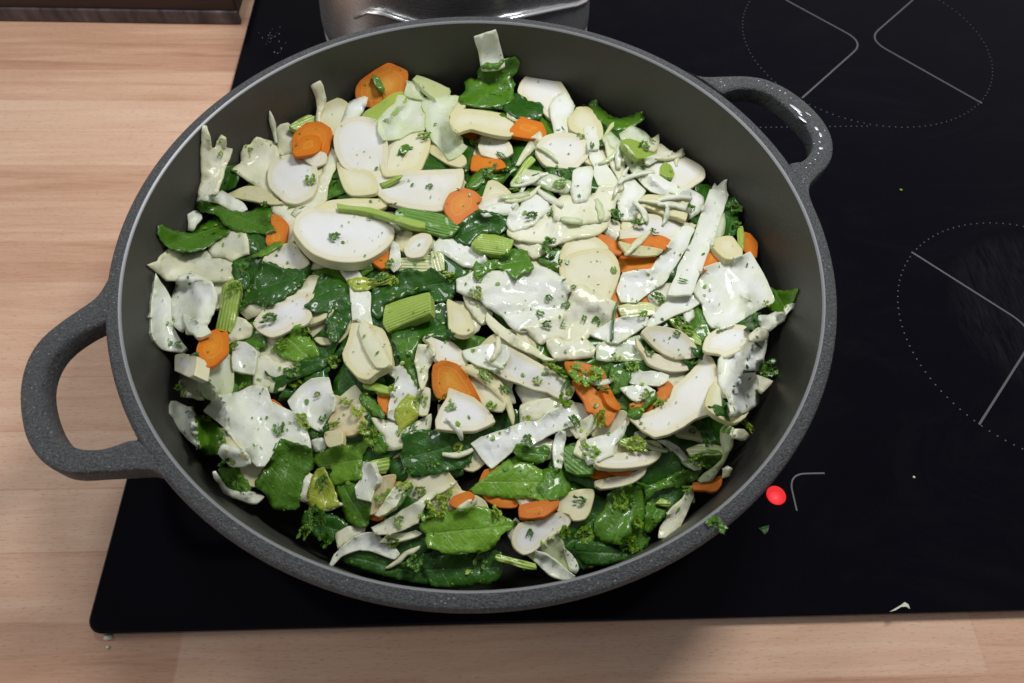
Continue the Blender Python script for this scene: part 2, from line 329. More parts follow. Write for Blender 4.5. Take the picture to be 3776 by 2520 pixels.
# red pilot light under the glass
lc = tz4(697, 303); n = NT('red_pilot_glow'); n.b.inputs['Base Color'].default_value = c4(.3, 0, 0); n.b.inputs['Emission Color'].default_value = c4(1, 0.015, 0.02); n.b.inputs['Emission Strength'].default_value = 1.5
n.b.inputs['Roughness'].default_value = .3
co = n.coord(); sx = n.node('ShaderNodeSeparateXYZ'); n.link(co, sx.inputs[0]); ax = n.math('SUBTRACT', sx.outputs[0], float(lc[0]) / 1000 - .0006); ay = n.math('SUBTRACT', sx.outputs[1], float(lc[1]) / 1000 - .0012)
rr = n.math('SQRT', n.math('ADD', n.math('MULTIPLY', ax, ax), n.math('MULTIPLY', ay, ay))); q = n.math('SUBTRACT', 1.0, n.math('DIVIDE', rr, 0.0035), clamp=True)
n.link(n.mix(q, c4(1, .008, .015), c4(1, .05, .06)), n.b.inputs['Emission Color']); n.link(n.math('ADD', .75, n.math('MULTIPLY', q, 1.3)), n.b.inputs['Emission Strength'])
V = disc(lc, 4.9, 0.1, 32) + disc(lc, 4.7, 0.25, 32) + disc(lc, 1.2, 0.26, 32); Fc = [[64 + i for i in range(32)]] + [[i, (i + 1) % 32, 32 + (i + 1) % 32, 32 + i] for i in range(32)] + [[32 + i, 32 + (i + 1) % 32, 64 + (i + 1) % 32, 64 + i] for i in range(32)]
mesh_obj('pilot_light', V, Fc, n.m, hob, smooth=False)['label'] = 'glowing red pilot light'

# ---------------------------------------------------------------- steel pot at the back
def lathe(profile, seg=160, cx=0, cy=0, ax=1, ay=1, power=2.0):
    V, Fc = [], []; m = len(profile)
    for i in range(seg):
        a = 2 * math.pi * i / seg; c, s = math.cos(a), math.sin(a)
        if power != 2.0:
            k = (abs(c) ** power + abs(s) ** power) ** (-1 / power); c, s = c * k, s * k
        for r, z in profile: V.append((cx + r * c * ax, cy + r * s * ay, z))
    for i in range(seg):
        j = (i + 1) % seg
        for k in range(m - 1): Fc.append((i * m + k, j * m + k, j * m + k + 1, i * m + k + 1))
    return V, Fc
pot = empty('steel_pot', (-17, 274, 0)); pot['_o'] = (-17, 274, 0)
tag(pot, 'polished stainless steel pot standing behind the grey pan', 'pot')
n = NT('polished_steel'); br = n.noise(n.scale(n.coord(), (2, 2, 300)), 4, 3)
st = n.set(Base_Color=c4(.72, .71, .71), Metallic=0.88, Roughness=n.math('ADD', .22, n.math('MULTIPLY', br, .10)))
def turn(V, a=math.radians(3), cx=-17, cy=274):
    return [(cx + (x - cx) * math.cos(a) - (y - cy) * math.sin(a), cy + (x - cx) * math.sin(a) + (y - cy) * math.cos(a), z) for x, y, z in V]
v, f = lathe([(0, .5), (98, .5), (102, 1.5), (104, 4), (105.5, 12), (104.5, 22), (93, 92), (94.5, 95), (94, 97), (91, 96), (90, 88), (100, 10), (96, 5), (0, 5)], 200, -17, 274, .95, .95, 2.0)
mesh_obj('pot_body', turn(v), f, st, pot)
v, f = lathe([(99, 0.3), (104.5, 0.3), (105.6, 1.6), (104.8, 3.2), (101, 2.6)], 200, -17, 274, .95, .95, 2.0)
mesh_obj('base_ring', turn(v), f, st, pot)
def tube(P, r, k=8):
    V, Fc = [], []; P = [np.array(p, float) for p in P]
    for i, p in enumerate(P):
        t = P[min(i + 1, len(P) - 1)] - P[max(i - 1, 0)]; t /= np.linalg.norm(t); a = np.cross(t, (0, 0, 1)); a /= np.linalg.norm(a); b_ = np.cross(a, t)
        V += [tuple(p + r * (math.cos(2 * math.pi * j / k) * a + math.sin(2 * math.pi * j / k) * b_)) for j in range(k)]
    for i in range(len(P) - 1): Fc += [(i * k + j, i * k + (j + 1) % k, (i + 1) * k + (j + 1) % k, (i + 1) * k + j) for j in range(k)]
    Fc += [tuple(range(k))[::-1], tuple((len(P) - 1) * k + j for j in range(k))]; return V, Fc
hp = []
for a_, z_ in ((-131, 49), (-124, 57), (-116, 60), (-108, 59), (-98, 57.5), (-88, 57.5), (-78, 58.5), (-68, 59), (-60, 58), (-50, 55), (-40, 50), (-30, 43), (-20, 36), (-12, 31), (-2, 30), (10, 34), (22, 44)):
    rr_ = 102.5 - z_ * .13; hp.append((-17 + rr_ * math.cos(math.radians(a_)), 274 + rr_ * math.sin(math.radians(a_)), z_))
n = NT('bright_steel_wire'); sw = n.set(Base_Color=c4(.85, .86, .88), Metallic=.7, Roughness=.18)
v, f = tube(hp, 1.3); mesh_obj('wire_handle', v, f, sw, pot)

# ---------------------------------------------------------------- the pan
def mat_pan():
    n = NT('grey_stone_coating'); co = n.coord()
    v1 = n.node('ShaderNodeTexVoronoi'); n.link(co, v1.inputs['Vector']); v1.inputs['Scale'].default_value = 620
    wn = n.node('ShaderNodeTexWhiteNoise'); n.link(v1.outputs['Color'], wn.inputs[0])
    sel = n.math('GREATER_THAN', wn.outputs[0], 0.66)
    dots = n.math('MULTIPLY', n.math('LESS_THAN', n.math('ADD', v1.outputs['Distance'], n.math('MULTIPLY', n.noise(co, 2500, 2), .25)), 0.34), sel)
    patch = n.math('MULTIPLY', n.math('SUBTRACT', n.noise(co, 26, 2), 0.40), 5.0, clamp=True)
    dots = n.math('MULTIPLY', dots, patch)
    fine = n.noise(co, 1500, 3, .7)
    gr = n.noise(co, 900, 2, .5); grain = n.math('MULTIPLY', n.math('SUBTRACT', n.math('ADD', n.math('MULTIPLY', fine, .5), n.math('MULTIPLY', gr, .5)), .36), 3.4, clamp=True)
    base = n.mix(grain, c4(0.016, 0.017, 0.020), c4(0.135, 0.137, 0.143))
    base = n.mix(n.math('MULTIPLY', n.noise(co, 30, 3), .4), base, c4(0.075, 0.078, 0.072))
    col = n.mix(n.math('MULTIPLY', dots, 0.6), base, c4(0.36, 0.38, 0.38))
    n.bump(n.math('ADD', n.math('MULTIPLY', fine, .8), n.math('MULTIPLY', grain, 1.2)), 0.7, 0.0008)
    return n.set(Base_Color=col, Roughness=n.math('ADD', .34, n.math('MULTIPLY', fine, .25)), Specular_IOR_Level=0.55)
def mat_pan_in():
    n = NT('dark_pan_interior'); co = n.coord(); fine = n.noise(co, 900, 3, .6); big = n.noise(co, 26, 5, .65, 1.0)
    col = n.mix(big, c4(0.026, 0.025, 0.021), c4(0.062, 0.060, 0.050)); col = n.mix(n.math('MULTIPLY', n.math('GREATER_THAN', n.noise(co, 1800, 2), .72), .18), col, c4(.14, .14, .13))
    n.bump(fine, .3, .0004)
    return n.set(Base_Color=col, Roughness=n.math('ADD', .22, n.math('MULTIPLY', big, .45)), Specular_IOR_Level=0.4)
PANM, PANI = mat_pan(), mat_pan_in()
n = NT('rim_highlight_edge'); RIME = n.set(Base_Color=c4(.22, .225, .235), Roughness=.42, Metallic=.3)  # highlight along the inner rim, painted as a lighter ring colour
pan = empty('cooking_pan', (0, 0, 0)); pan['_o'] = (0, 0, 0)
tag(pan, 'large grey speckled two handled pan full of chopped vegetables', 'pan')
RO = 167.0
outer = [(0, .6), (128, .6), (136, 1.6), (144, 6), (150, 14), (155, 28), (159, 48), (161.5, 60), (162.5, 65), (165.2, 68), (166.8, 70.5), (RO, 72.5), (166.3, 74.4), (164.8, 75.2), (162.5, 75.5), (160.9, 75.4)]
v, f = lathe(outer, 220); b = mesh_obj('outer_wall', v, f, PANM, pan)
v, f = lathe([(160.9, 75.4), (160.3, 75.1), (159.8, 74.4)], 220); mesh_obj('rim_edge', v, f, RIME, pan)
def wall_r(z): return np.interp(z, [4, 8, 14, 25, 40, 60, 74.4], [132, 143, 148.5, 152, 154.8, 157.6, 159.8])
v, f = lathe([(159.8, 74.4)] + [(float(wall_r(z)), z) for z in (68, 60, 50, 40, 32, 25, 19, 14, 11, 8, 5.5, 4)] + [(120, 3.6), (0, 3.6)], 220)
mesh_obj('inner_wall', v, f, PANI, pan)
def handle(outer_px, inner_px, z_root, z_tip, th, conv, label):
    # closed loop in plan: outer outline and hole, traced where the handle stands, solid with rounded edges
    def cr(P, per):
        P = np.array(P, float); out = []
        for i in range(len(P) - 1):
            p0, p1, p2, p3 = P[max(i - 1, 0)], P[i], P[i + 1], P[min(i + 2, len(P) - 1)]
            for k in range(per):
                t = k / per; out.append(.5 * ((2 * p1) + (-p0 + p2) * t + (2 * p0 - 5 * p1 + 4 * p2 - p3) * t * t + (-p0 + 3 * p1 - 3 * p2 + p3) * t ** 3))
        out.append(P[-1]); return np.array(out)
    def world(px):
        d = rays([conv(*p) for p in px]); z = np.full(len(d), z_root); 
        for _ in range(4):
            P = CAM + d * ((z - CAM[2]) / d[:, 2])[:, None]; r = np.hypot(P[:, 0], P[:, 1]); z = z_root + (z_tip - z_root) * np.clip((r - 165) / 38, 0, 1)
        return P
    A = world(cr(outer_px, 5)); B = world(cr(inner_px, 5))
    def resample(P, n_):
        s = np.r_[0, np.cumsum(np.linalg.norm(np.diff(P, axis=0), axis=1))]; q = np.linspace(0, s[-1], n_); return np.c_[[np.interp(q, s, P[:, k]) for k in range(3)]].T
    N = 72; A = resample(A, N); B = resample(B, N)
    sec = [(0.0, .16), (.03, .05), (.10, 0), (.30, -.02), (.70, -.02), (.90, 0), (.97, .05), (1, .16), (.98, .85), (.88, 1), (.12, 1), (.02, .85)]   # (across, down)
    V, Fc = [], []; m = len(sec)
    for i in range(N):
        for u, w in sec:
            p = A[i] * (1 - u) + B[i] * u; V.append((p[0], p[1], p[2] - w * th))
    for i in range(N - 1):
        for k in range(m): Fc.append((i * m + k, (i + 1) * m + k, (i + 1) * m + (k + 1) % m, i * m + (k + 1) % m))
    Fc.append([k for k in range(m)]); Fc.append([(N - 1) * m + k for k in range(m)][::-1])
    o = mesh_obj('handle', V, Fc, PANM, pan); o['label'] = label
    o.data.set_sharp_from_angle(angle=1.0)
    return o
L5 = lambda x, y: (x / 1.96 / 1.6068, (1000 + y / 1.96) / 1.6068)
handle([(800, 20), (768, 60), (735, 120), (680, 190), (560, 275), (430, 365), (300, 475), (215, 590), (160, 730), (138, 880), (145, 1040), (180, 1200), (255, 1330), (370, 1425), (500, 1462), (700, 1455), (880, 1445), (1040, 1435), (1120, 1448), (1180, 1490), (1260, 1560)],
       [(860, 240), (800, 340), (735, 372), (660, 405), (600, 435), (480, 515), (390, 610), (335, 730), (320, 860), (338, 980), (375, 1090), (425, 1180), (500, 1250), (590, 1283), (690, 1285), (780, 1272), (950, 1215), (1020, 1230), (1120, 1290), (1200, 1370), (1290, 1450)], 74.6, 74.0, 11, L5, 'long loop handle reaching over the worktop')
L2 = lambda x, y: (1541 + x * .3443, y * .3443)
handle([(90, 470), (150, 497), (210, 508), (330, 505), (480, 503), (600, 517), (700, 552), (800, 605), (900, 680), (990, 770), (1050, 860), (1080, 950), (1075, 1040), (1040, 1105), (980, 1165), (930, 1225), (922, 1290), (945, 1370), (965, 1420)],
       [(190, 520), (270, 570), (345, 615), (390, 597), (470, 585), (560, 590), (660, 625), (760, 700), (850, 785), (910, 850), (945, 930), (935, 1005), (890, 1060), (840, 1085), (790, 1088), (810, 1180), (850, 1260), (890, 1330), (925, 1400)], 74.6, 74.6, 11, L2, 'short loop handle over the black hob with wet smears')
DATA = """
A|C|3|w=.6,c=y|pale forked cabbage strip standing against the left pan wall|655,625 690,700 715,800 740,910 770,900 800,810 825,775 865,800 875,910 930,915 905,1000 860,1090 840,1180 800,1290 780,1350 700,1370 590,1420 600,1330 630,1230 640,1130 632,980 635,850 640,720
A|C|3|w=1.2,c=y|ragged cabbage leaf left of the small speckled root round|1170,795 1240,820 1330,840 1370,900 1380,1000 1330,1090 1290,1200 1300,1300 1380,1400 1370,1440 1230,1330 1120,1250 1020,1180 920,1110 960,1080 1010,1050 1020,950 1050,880 1110,870
A|C|4|t=.7,c=w|thin white shred pointing straight up at upper left|1290,545 1330,600 1355,680 1355,760 1370,860 1340,850 1320,760 1300,700 1283,630
A|C|2|c=y|pale cabbage lump behind the overlapping carrot rounds|1400,680 1470,660 1540,740 1560,800 1560,860 1540,930 1440,980 1370,960 1360,860 1350,740
A|E|2|c=g|lime green celery sliver above the overlapping carrot rounds|1480,690 1560,630 1660,580 1740,600 1750,660 1680,700 1600,720 1540,730
A|C|3|t=1.2,c=y|pale upright strip standing behind the overlapping carrot rounds|1690,310 1780,255 1810,300 1840,430 1830,500 1780,590 1770,660 1730,640 1750,520 1735,420
A|R|2|c=o|translucent root slice behind the overlapping carrot rounds|1790,500 1900,420 1990,430 2060,480 2110,560 2110,680 1990,780 1900,780 1850,700 1760,660 1740,600
A|O|4|t=3|larger of the two overlapping carrot rounds|1620,665 1700,650 1790,650 1880,710 1900,780 1880,860 1850,950 1750,990 1640,990 1520,980 1505,900 1510,790 1560,720
A|O|5|t=2.5|smaller front one of the two overlapping carrot rounds|1505,950 1520,900 1600,800 1690,770 1770,790 1790,850 1770,920 1700,960 1600,980 1540,985
A|R|6|t=4|small speckled white root round near the left wall|1490,960 1600,965 1690,1010 1740,1080 1757,1180 1740,1290 1700,1370 1620,1420 1530,1445 1430,1420 1370,1370 1290,1290 1265,1190 1285,1080 1350,1000
A|R|4|c=o,t=2|curled ochre root paring below the ragged cabbage leaf|870,1360 960,1310 1060,1270 1160,1270 1250,1310 1350,1390 1420,1440 1300,1450 1150,1420 1000,1390
A|C|5|c=w|crumpled white cabbage bit above the twin leaves at left|640,1390 700,1350 760,1360 830,1310 880,1340 960,1390 1040,1430 1080,1490 990,1530 900,1500 800,1440 700,1420 610,1420
A|L|1|c=d|dark leaf corner between forked strip and ragged cabbage|860,1080 960,1070 1000,1180 960,1280 860,1330 790,1350 830,1200
A|R|4|t=2|pinkish root slice tucked under the overlapping carrot rounds|1650,920 1750,930 1840,960 1830,1050 1730,1090 1690,1070 1610,1000
A|C|3|w=1,c=y|crinkled cabbage column left of the big paired root rounds|1840,800 1900,800 1890,900 1960,960 1950,1080 1900,1150 1860,1250 1840,1400 1760,1500 1600,1600 1500,1530 1620,1400 1740,1290 1760,1180 1800,1150 1830,960
B|C|4|w=.3,c=w,t=1|white strip standing alone against the far pan wall|1437,95 1640,35 1680,150 1715,290 1730,380 1640,420 1510,420 1470,230
B|O|3|t=3|large carrot slice with a leaf fleck at the far wall|600,345 660,360 790,425 795,520 790,640 720,720 600,760 480,780 380,770 290,680 290,590 330,520 480,410
B|L|6|c=m|small green leaf fleck lying on the far carrot slice|450,465 520,490 565,560 575,660 520,620 460,530
B|E|4|c=p|pale celery stick at the top of the glossy cabbage|840,500 880,460 1000,500 1200,590 1210,620 1180,690 1050,680 950,600
B|C|4|c=w,t=1.2|white splinter left of the lime celery leaf band|230,720 370,665 410,680 390,760 350,840 260,910 150,930 180,830
B|E|4|c=g|long lime stalk leading under the glossy cabbage|640,640 740,615 790,660 760,720 680,800 600,880 500,910 340,870 380,810 500,740
B|R|5|t=3.5|bright white left one of the big paired root rounds|300,855 420,870 500,900 560,960 590,1080 600,1200 590,1330 570,1410 400,1440 260,1410 150,1330 90,1200 75,1080 100,980 180,890
B|R|4|t=3.5,c=o|shaded right one of the big paired root rounds|500,1000 700,960 900,980 1005,1060 1000,1180 960,1290 900,1390 700,1430 560,1430 500,1250 450,1100
B|R|3|t=3,c=o|lower root round peeping out beneath the paired rounds|110,1300 250,1340 420,1380 500,1480 480,1600 240,1620 150,1500
B|C|8|w=.3,c=t,t=1.4|small glossy strip crowning the glossy cabbage heap|800,520 930,550 960,620 940,700 760,650
B|C|7|w=1,c=t,t=1.4|glossy translucent cabbage chunk over the paired root rounds|700,650 930,690 940,800 980,850 960,990 850,1010 700,1080 560,1090 500,1000 510,880 600,780 660,740
B|C|7|w=1,c=t,t=1.4|glossy cabbage arm reaching down right of the chunk|940,680 1080,680 1190,650 1280,690 1250,760 1190,850 1200,940 1230,1000 1320,1060 1330,1120 1370,1150 1300,1230 1190,1280 1130,1200 1050,1120 1000,1040 960,960 960,840 920,760
B|L|7|c=m|tiny folded leaf on the shaded root round|740,1140 810,1130 800,1190 760,1230 700,1240 710,1190
B|B|6|t=4|rectangular root slab with a browned right end|400,1410 700,1390 1000,1375 1325,1365 1330,1460 1300,1560 1200,1640 1150,1760 1040,1778 800,1750 590,1690 440,1568 400,1480
B|E|7|c=g,t=1|yellow green sliver lying on the rectangular root slab|520,1510 600,1480 690,1430 740,1425 700,1480 620,1530 550,1560
B|L|6|c=m,w=3|curly green leaf sticking up near the far wall|1720,300 1820,290 1870,340 1850,420 1800,480 1830,550 1810,620 1820,690 1700,760 1500,780 1350,760 1280,720 1290,670 1350,610 1340,530 1400,490 1470,500 1460,430 1500,380 1560,340 1640,350
B|L|4|c=d|dark leaf below the far round root slice|1700,770 1820,640 1900,660 1990,720 2091,740 2100,830 2050,920 1900,900 1780,850
B|R|3|t=3,c=o|long cream root strip under the curly green leaf|1200,870 1320,790 1500,800 1700,830 1870,860 1860,960 1790,1050 1650,1040 1520,1010 1400,980 1260,1020 1210,960
B|B|5|t=4|bright white root block beside the glossy cabbage|1520,1010 1620,1040 1740,1070 1800,1150 1810,1210 1760,1250 1640,1270 1500,1230 1470,1150 1490,1070
B|O|3|t=3|carrot sliver showing below the bright root block|1430,1230 1560,1240 1700,1280 1740,1350 1560,1390 1400,1380 1400,1290
B|L|3|c=d|dark leaf blade along the glossy cabbage arm|1220,980 1320,1040 1440,1110 1430,1200 1390,1330 1350,1400 1250,1390 1180,1300 1300,1200 1300,1130 1250,1050
B|R|4|c=o,t=2|yellowish root edge under the glossy cabbage arm|1000,1100 1100,1170 1190,1230 1330,1230 1360,1300 1300,1350 1180,1320 1060,1250 990,1200
B|L|1|c=d|dark leaf above the rectangular root slab|900,1220 1050,1230 1200,1290 1360,1330 1360,1440 1100,1440 880,1420
B|L|5|c=m,w=1.5|green leaf curl right of the root slab end|1340,1540 1420,1430 1500,1370 1640,1350 1580,1430 1540,1510 1430,1580
B|C|6|t=1.2,c=y|slanted pale sliver left of the oval root round|1830,1340 1900,1200 2000,1050 2070,1000 2091,1060 2040,1150 1950,1240 1870,1340
B|S|6|c=g|light green stem below the slanted pale sliver|1780,1500 1850,1400 1920,1290 1990,1240 2030,1280 1960,1350 1880,1450 1840,1540 1790,1550
C|R|3|t=3|large far round root slice leaning on the back wall|520,165 620,190 700,260 760,350 800,430 800,520 740,620 600,620 520,560 400,480 290,380 300,290 350,220 430,180
C|C|6|w=.8,t=1.2,c=w|folded white cabbage strip rising above oval root round|750,340 765,400 800,430 835,500 810,570 770,620 765,700 770,770 700,780 640,780 620,680 600,600 595,500 620,430 680,390
C|R|2|c=o,t=3|dull olive root slice right of the folded strip|850,510 960,505 1030,560 1090,650 1110,740 1100,820 980,830 880,770 790,720 770,620 820,550
C|L|3|c=m,w=1.5|winged green leaf at the far right wall|1040,440 1080,520 1180,590 1270,620 1400,580 1490,560 1505,620 1440,680 1350,720 1230,740 1150,710 1080,640 1020,560 970,480
C|S|5|c=p|short pale stem tip below the winged leaf|1180,665 1215,650 1215,690 1170,740 1140,800 1110,790
C|C|3|c=t|grey white cabbage piece behind the celery half moon|1380,690 1500,740 1560,800 1550,900 1490,900 1360,830 1280,820 1260,770
C|C|5|c=y,t=1.2|small pale triangle at the upper right edge|1490,850 1600,800 1650,765 1650,850 1640,910 1600,940 1540,920
C|R|3|t=2.5|wide pale slice fanned out at the right wall|1660,860 1760,930 1880,980 2000,1040 2080,1100 2091,1190 2000,1260 1900,1320 1780,1340 1650,1280 1540,1150 1500,1020 1600,930
C|C|5|c=w,t=2|white rib lying across the wide pale slice|1530,1000 1680,940 1780,930 1760,980 1640,1030 1560,1070 1520,1060
C|E|4|c=g|lime celery half moon at the upper right|1290,820 1370,810 1480,850 1560,890 1640,910 1620,970 1540,1000 1440,1005 1380,960 1310,890
C|E|5|c=g,t=2|lime celery crescent on the wide pale slice|1700,1035 1770,1070 1800,1150 1780,1190 1720,1180 1660,1150 1660,1080
C|R|6|t=4|oval white root round at the upper centre|640,760 780,755 900,790 960,850 975,930 960,1000 900,1060 840,1110 700,1100 560,1080 500,1020 455,940 470,870 540,790
C|C|7|c=w,t=1.5|short square shred beside the oval root round|925,690 1040,700 1070,830 1070,910 970,920 930,780
C|C|6|c=w,t=1.6,w=.6|crinkled shred running down from the short square shred|970,900 1060,900 1120,1020 1170,1100 1240,1200 1250,1270 1130,1270 1060,1260 1020,1170 1020,1080 980,1000
C|C|6|c=t,t=1.3|long slanting cabbage strip in the upper right|1180,745 1260,820 1330,900 1420,1000 1480,1080 1490,1150 1430,1180 1360,1100 1290,1000 1200,920 1120,870 1095,800
C|C|7|c=y,t=1,w=.8|curved shred hanging over the long slanting strip|1150,800 1180,900 1260,940 1320,1080 1330,1200 1300,1310 1240,1320 1250,1200 1200,1120 1150,1000 1130,860
C|C|5|c=w,t=1.4,w=.8|broad white strip heading to the shiny long strip|1480,1080 1600,1130 1700,1200 1850,1290 2000,1320 2080,1400 2050,1500 1940,1500 1830,1420 1700,1370 1560,1320 1430,1190
C|C|6|c=t,t=1.3|straight cabbage band left of the frilly shreds|340,1110 500,1130 650,1170 800,1220 830,1290 740,1340 620,1320 480,1270 370,1250 290,1250
C|C|7|c=w,t=.8|thin vertical shred left of the frilly shreds|350,1240 375,1260 330,1350 280,1440 250,1490 220,1470 290,1350
C|C|7|c=w,w=1.6|frilly shred knot in the upper right heap|1000,1080 1020,1130 1000,1230 990,1330 950,1420 830,1430 790,1330 810,1200 820,1120 880,1090
C|C|6|c=y,w=1.4|yellowish bell of cabbage under the frilly shreds|930,1370 1030,1340 1080,1260 1240,1250 1310,1330 1240,1420 1220,1500 1160,1600 900,1640 650,1600 620,1450 720,1360 830,1370
C|C|7|c=w,w=1.5|right hand frill of the upper shredded cabbage|1300,1130 1400,1200 1520,1320 1460,1400 1440,1500 1430,1600 1280,1600 1250,1430 1310,1300
C|R|3|c=o,t=3|yellow root wedge above the big dark leaf|0,1220 80,1220 180,1290 220,1330 230,1400 270,1450 180,1530 0,1520 -60,1400
C|C|5|c=w|white chip right of the oval carrot slice|-90,1500 50,1440 180,1410 270,1400 300,1480 240,1540 100,1560 -40,1560
C|O|4|t=3|carrot chunk between cream strip and folded strip|320,600 420,630 520,660 560,740 560,800 500,820 380,810 220,780 210,720 260,660
E|C|8|c=s,w=.4,t=1.6|longest shiny white strip slanting at the right|1090,520 1180,510 1265,540 1275,580 1240,680 1200,800 1150,950 1100,1080 1050,1200 1000,1330 960,1430 920,1530 680,1540 720,1430 760,1350 780,1270 830,1180 880,1080 930,980 970,850 1010,750 1050,640
E|C|6|c=w,t=.8|twin pointed cabbage tips above the shiny strip|1140,455 1160,490 1230,430 1255,425 1250,490 1240,560 1100,560 1110,520
E|C|4|c=t|grey cabbage behind the lower right of shiny strip|1230,740 1245,830 1230,950 1180,1010 1080,1060 1130,900 1190,780
E|L|3|c=d,w=2|dark ruffled leaf right of the shiny strip|1240,620 1330,600 1390,680 1370,800 1390,900 1300,980 1220,960 1220,800
E|S|5|c=g|short green stem beside the rightmost carrot slice|1370,870 1410,870 1425,960 1425,1060 1400,1120 1360,1060 1355,930
E|O|4|t=2.5|rightmost carrot slice standing at the pan wall|1430,925 1480,940 1555,1030 1555,1110 1545,1180 1500,1170 1440,1130 1400,1080 1405,980
E|R|5|t=6,c=o|stubby cream root chunk behind the right hand slab|1150,990 1230,965 1310,970 1370,1050 1410,1100 1410,1150 1330,1190 1250,1190 1180,1140 1110,1050
E|O|4|t=2.5|carrot slice between shiny strip and right slab|1090,1040 1160,1070 1215,1110 1220,1190 1150,1250 1060,1300 1000,1300 1030,1180
E|C|7|c=w,w=1,t=1.6|curved white ribbon left of the shiny strip|830,870 900,870 950,900 910,980 880,1080 830,1150 780,1230 720,1320 680,1400 640,1440 560,1480 480,1540 380,1610 240,1600 190,1500 220,1400 250,1320 400,1290 520,1280 580,1200 680,1080 750,960
E|B|4|t=2.5|pinkish root slab above the folded carrot slice|400,740 570,760 700,770 850,830 970,860 920,920 800,980 720,1040 600,1000 430,1010 240,1010 225,910 330,880 400,840
E|O|6|t=2|folded carrot slice over a cream slice at right|220,1000 400,980 600,955 720,1010 690,1090 640,1100 520,1070 350,1060
E|R|6|t=2.5,c=o|cream slice lying under the folded carrot slice|215,1020 350,1050 520,1070 645,1100 600,1150 500,1165 380,1160 280,1130
E|O|2|t=3|shadowed carrot slice beneath the curved ribbon|230,1130 500,1150 600,1180 560,1290 420,1330 260,1330 200,1250
E|C|6|c=s,w=1.2|shiny cabbage lump left of the shiny strip|860,500 950,540 1030,590 1035,650 990,750 900,800 880,700 820,620 750,560
E|L|1|c=d|dark leaf under the shiny cabbage lump|960,470 1110,490 1070,640 1060,900 960,860 900,780 950,540
E|R|6|t=4,c=o|thick curved slice left of the shiny strip|400,640 470,570 600,570 780,600 900,680 880,760 860,820 780,790 650,760 500,700 400,680
G|O|6|t=3|oval carrot slice beside the root slab end|1530,0 1600,-20 1700,10 1775,80 1760,110 1720,130 1750,190 1660,240 1600,290 1530,350 1470,290 1410,210 1415,110 1460,30
I|R|4|c=n|pale root slice right of the oval carrot slice|250,90 400,50 480,30 570,40 600,120 620,200 570,260 430,240 330,210 270,160
I|L|6|c=d,w=1.2|big dark leaf blade below the oval carrot slice|280,195 400,205 520,240 595,270 570,380 500,430 400,420 300,450 220,540 100,510 30,450 0,420 60,370 160,300
I|E|7|t=4,c=g|ribbed lime celery piece in the middle|330,420 460,430 600,470 640,480 620,550 560,630 460,620 320,590 230,520 270,460
G|C|5|c=s,w=1,t=1.3|glossy white cabbage arch left of the middle celery|1290,530 1380,455 1480,470 1600,510 1720,560 1800,640 1840,700 1690,760 1600,740 1480,670 1400,620 1300,600
I|L|8|c=m,w=2|shiny crumpled leaf under the middle celery|600,580 680,570 770,590 800,680 830,760 790,800 710,820 670,870 620,850 560,790 470,760 380,800 300,870 260,850 250,750 280,690 340,720 420,670 500,650
I|C|5|c=w,w=1.6,t=1.2|largest wavy white cabbage leaf in the centre|180,830 250,780 400,780 500,780 700,740 800,700 920,740 1050,800 1160,870 1180,980 1170,1060 1120,1200 960,1320 830,1360 700,1370 600,1320 540,1230 420,1160 300,1060 170,1010 100,970 90,860
I|C|6|c=y,w=1.5,t=1|ruffled yellowish cabbage heart right of the largest leaf|1250,910 1330,920 1400,990 1480,1020 1600,1070 1640,1090 1600,1200 1560,1300 1400,1400 1300,1480 1180,1490 1100,1450 1000,1430 900,1500 820,1430 760,1350 700,1340 900,1260 1100,1200 1160,1080 1200,980
I|R|4|t=3,c=o|front one of two overlapping cream root rounds|1420,560 1560,580 1640,670 1668,790 1640,900 1600,1000 1560,1080 1460,1110 1320,1080 1200,1000 1110,880 1080,760 1120,660 1220,600
I|R|3|t=3,c=o|rear one of two overlapping cream root rounds|1090,600 1130,520 1230,430 1350,430 1460,470 1550,550 1540,620 1420,640 1280,640 1170,680 1080,700
I|O|2|t=3|carrot slice behind the overlapping cream rounds|1370,430 1440,415 1560,450 1660,510 1690,600 1660,640 1560,620 1500,520
J|C|8|c=w,w=.4,t=2|white wedge shred pointing left below the cream rounds|-60,610 60,520 200,450 370,430 500,440 470,530 340,620 210,695 100,680
J|C|7|c=w,w=.4,t=2|long white shred leading up to the right slab|450,520 540,430 640,310 750,250 880,225 1040,235 1000,310 900,370 750,430 620,500 520,540
J|S|9|c=d|thin dark stem lying on the white wedge shred|200,290 220,290 185,420 165,540 170,650 145,650 150,500 170,380
M|C|6|c=y,w=1.4|scalloped cabbage edge below the ruffled heart|960,10 1050,-20 1150,20 1250,-20 1350,10 1430,90 1400,180 1200,200 1060,215 1000,150 970,90
I|C|5|c=y,t=1.6|curled pale rind below the largest cabbage leaf|380,1180 450,1240 560,1330 700,1430 850,1520 950,1600 1050,1640 940,1640 760,1568 600,1490 480,1400 400,1320 370,1250
I|C|3|c=y|crumpled pale leaf end left of the curled rind|150,1010 300,1060 440,1180 400,1290 330,1300 250,1220 190,1130
G|R|6|t=4,c=o|blunt root slice right of the dark central leaves|1440,1050 1540,1100 1640,1170 1670,1260 1695,1350 1620,1400 1530,1390 1450,1330 1440,1230 1430,1120
I|E|4|c=p,t=2|pale yellow flat piece above the white wedge shred|1640,1120 1800,1080 1950,1085 2010,1130 2000,1200 1800,1240 1680,1220
I|C|6|c=w,w=1.4|white curled leaf left in the upper cabbage|730,80 850,20 960,60 1000,180 940,230 830,340 740,370 620,400 570,330 600,230 660,200 700,150
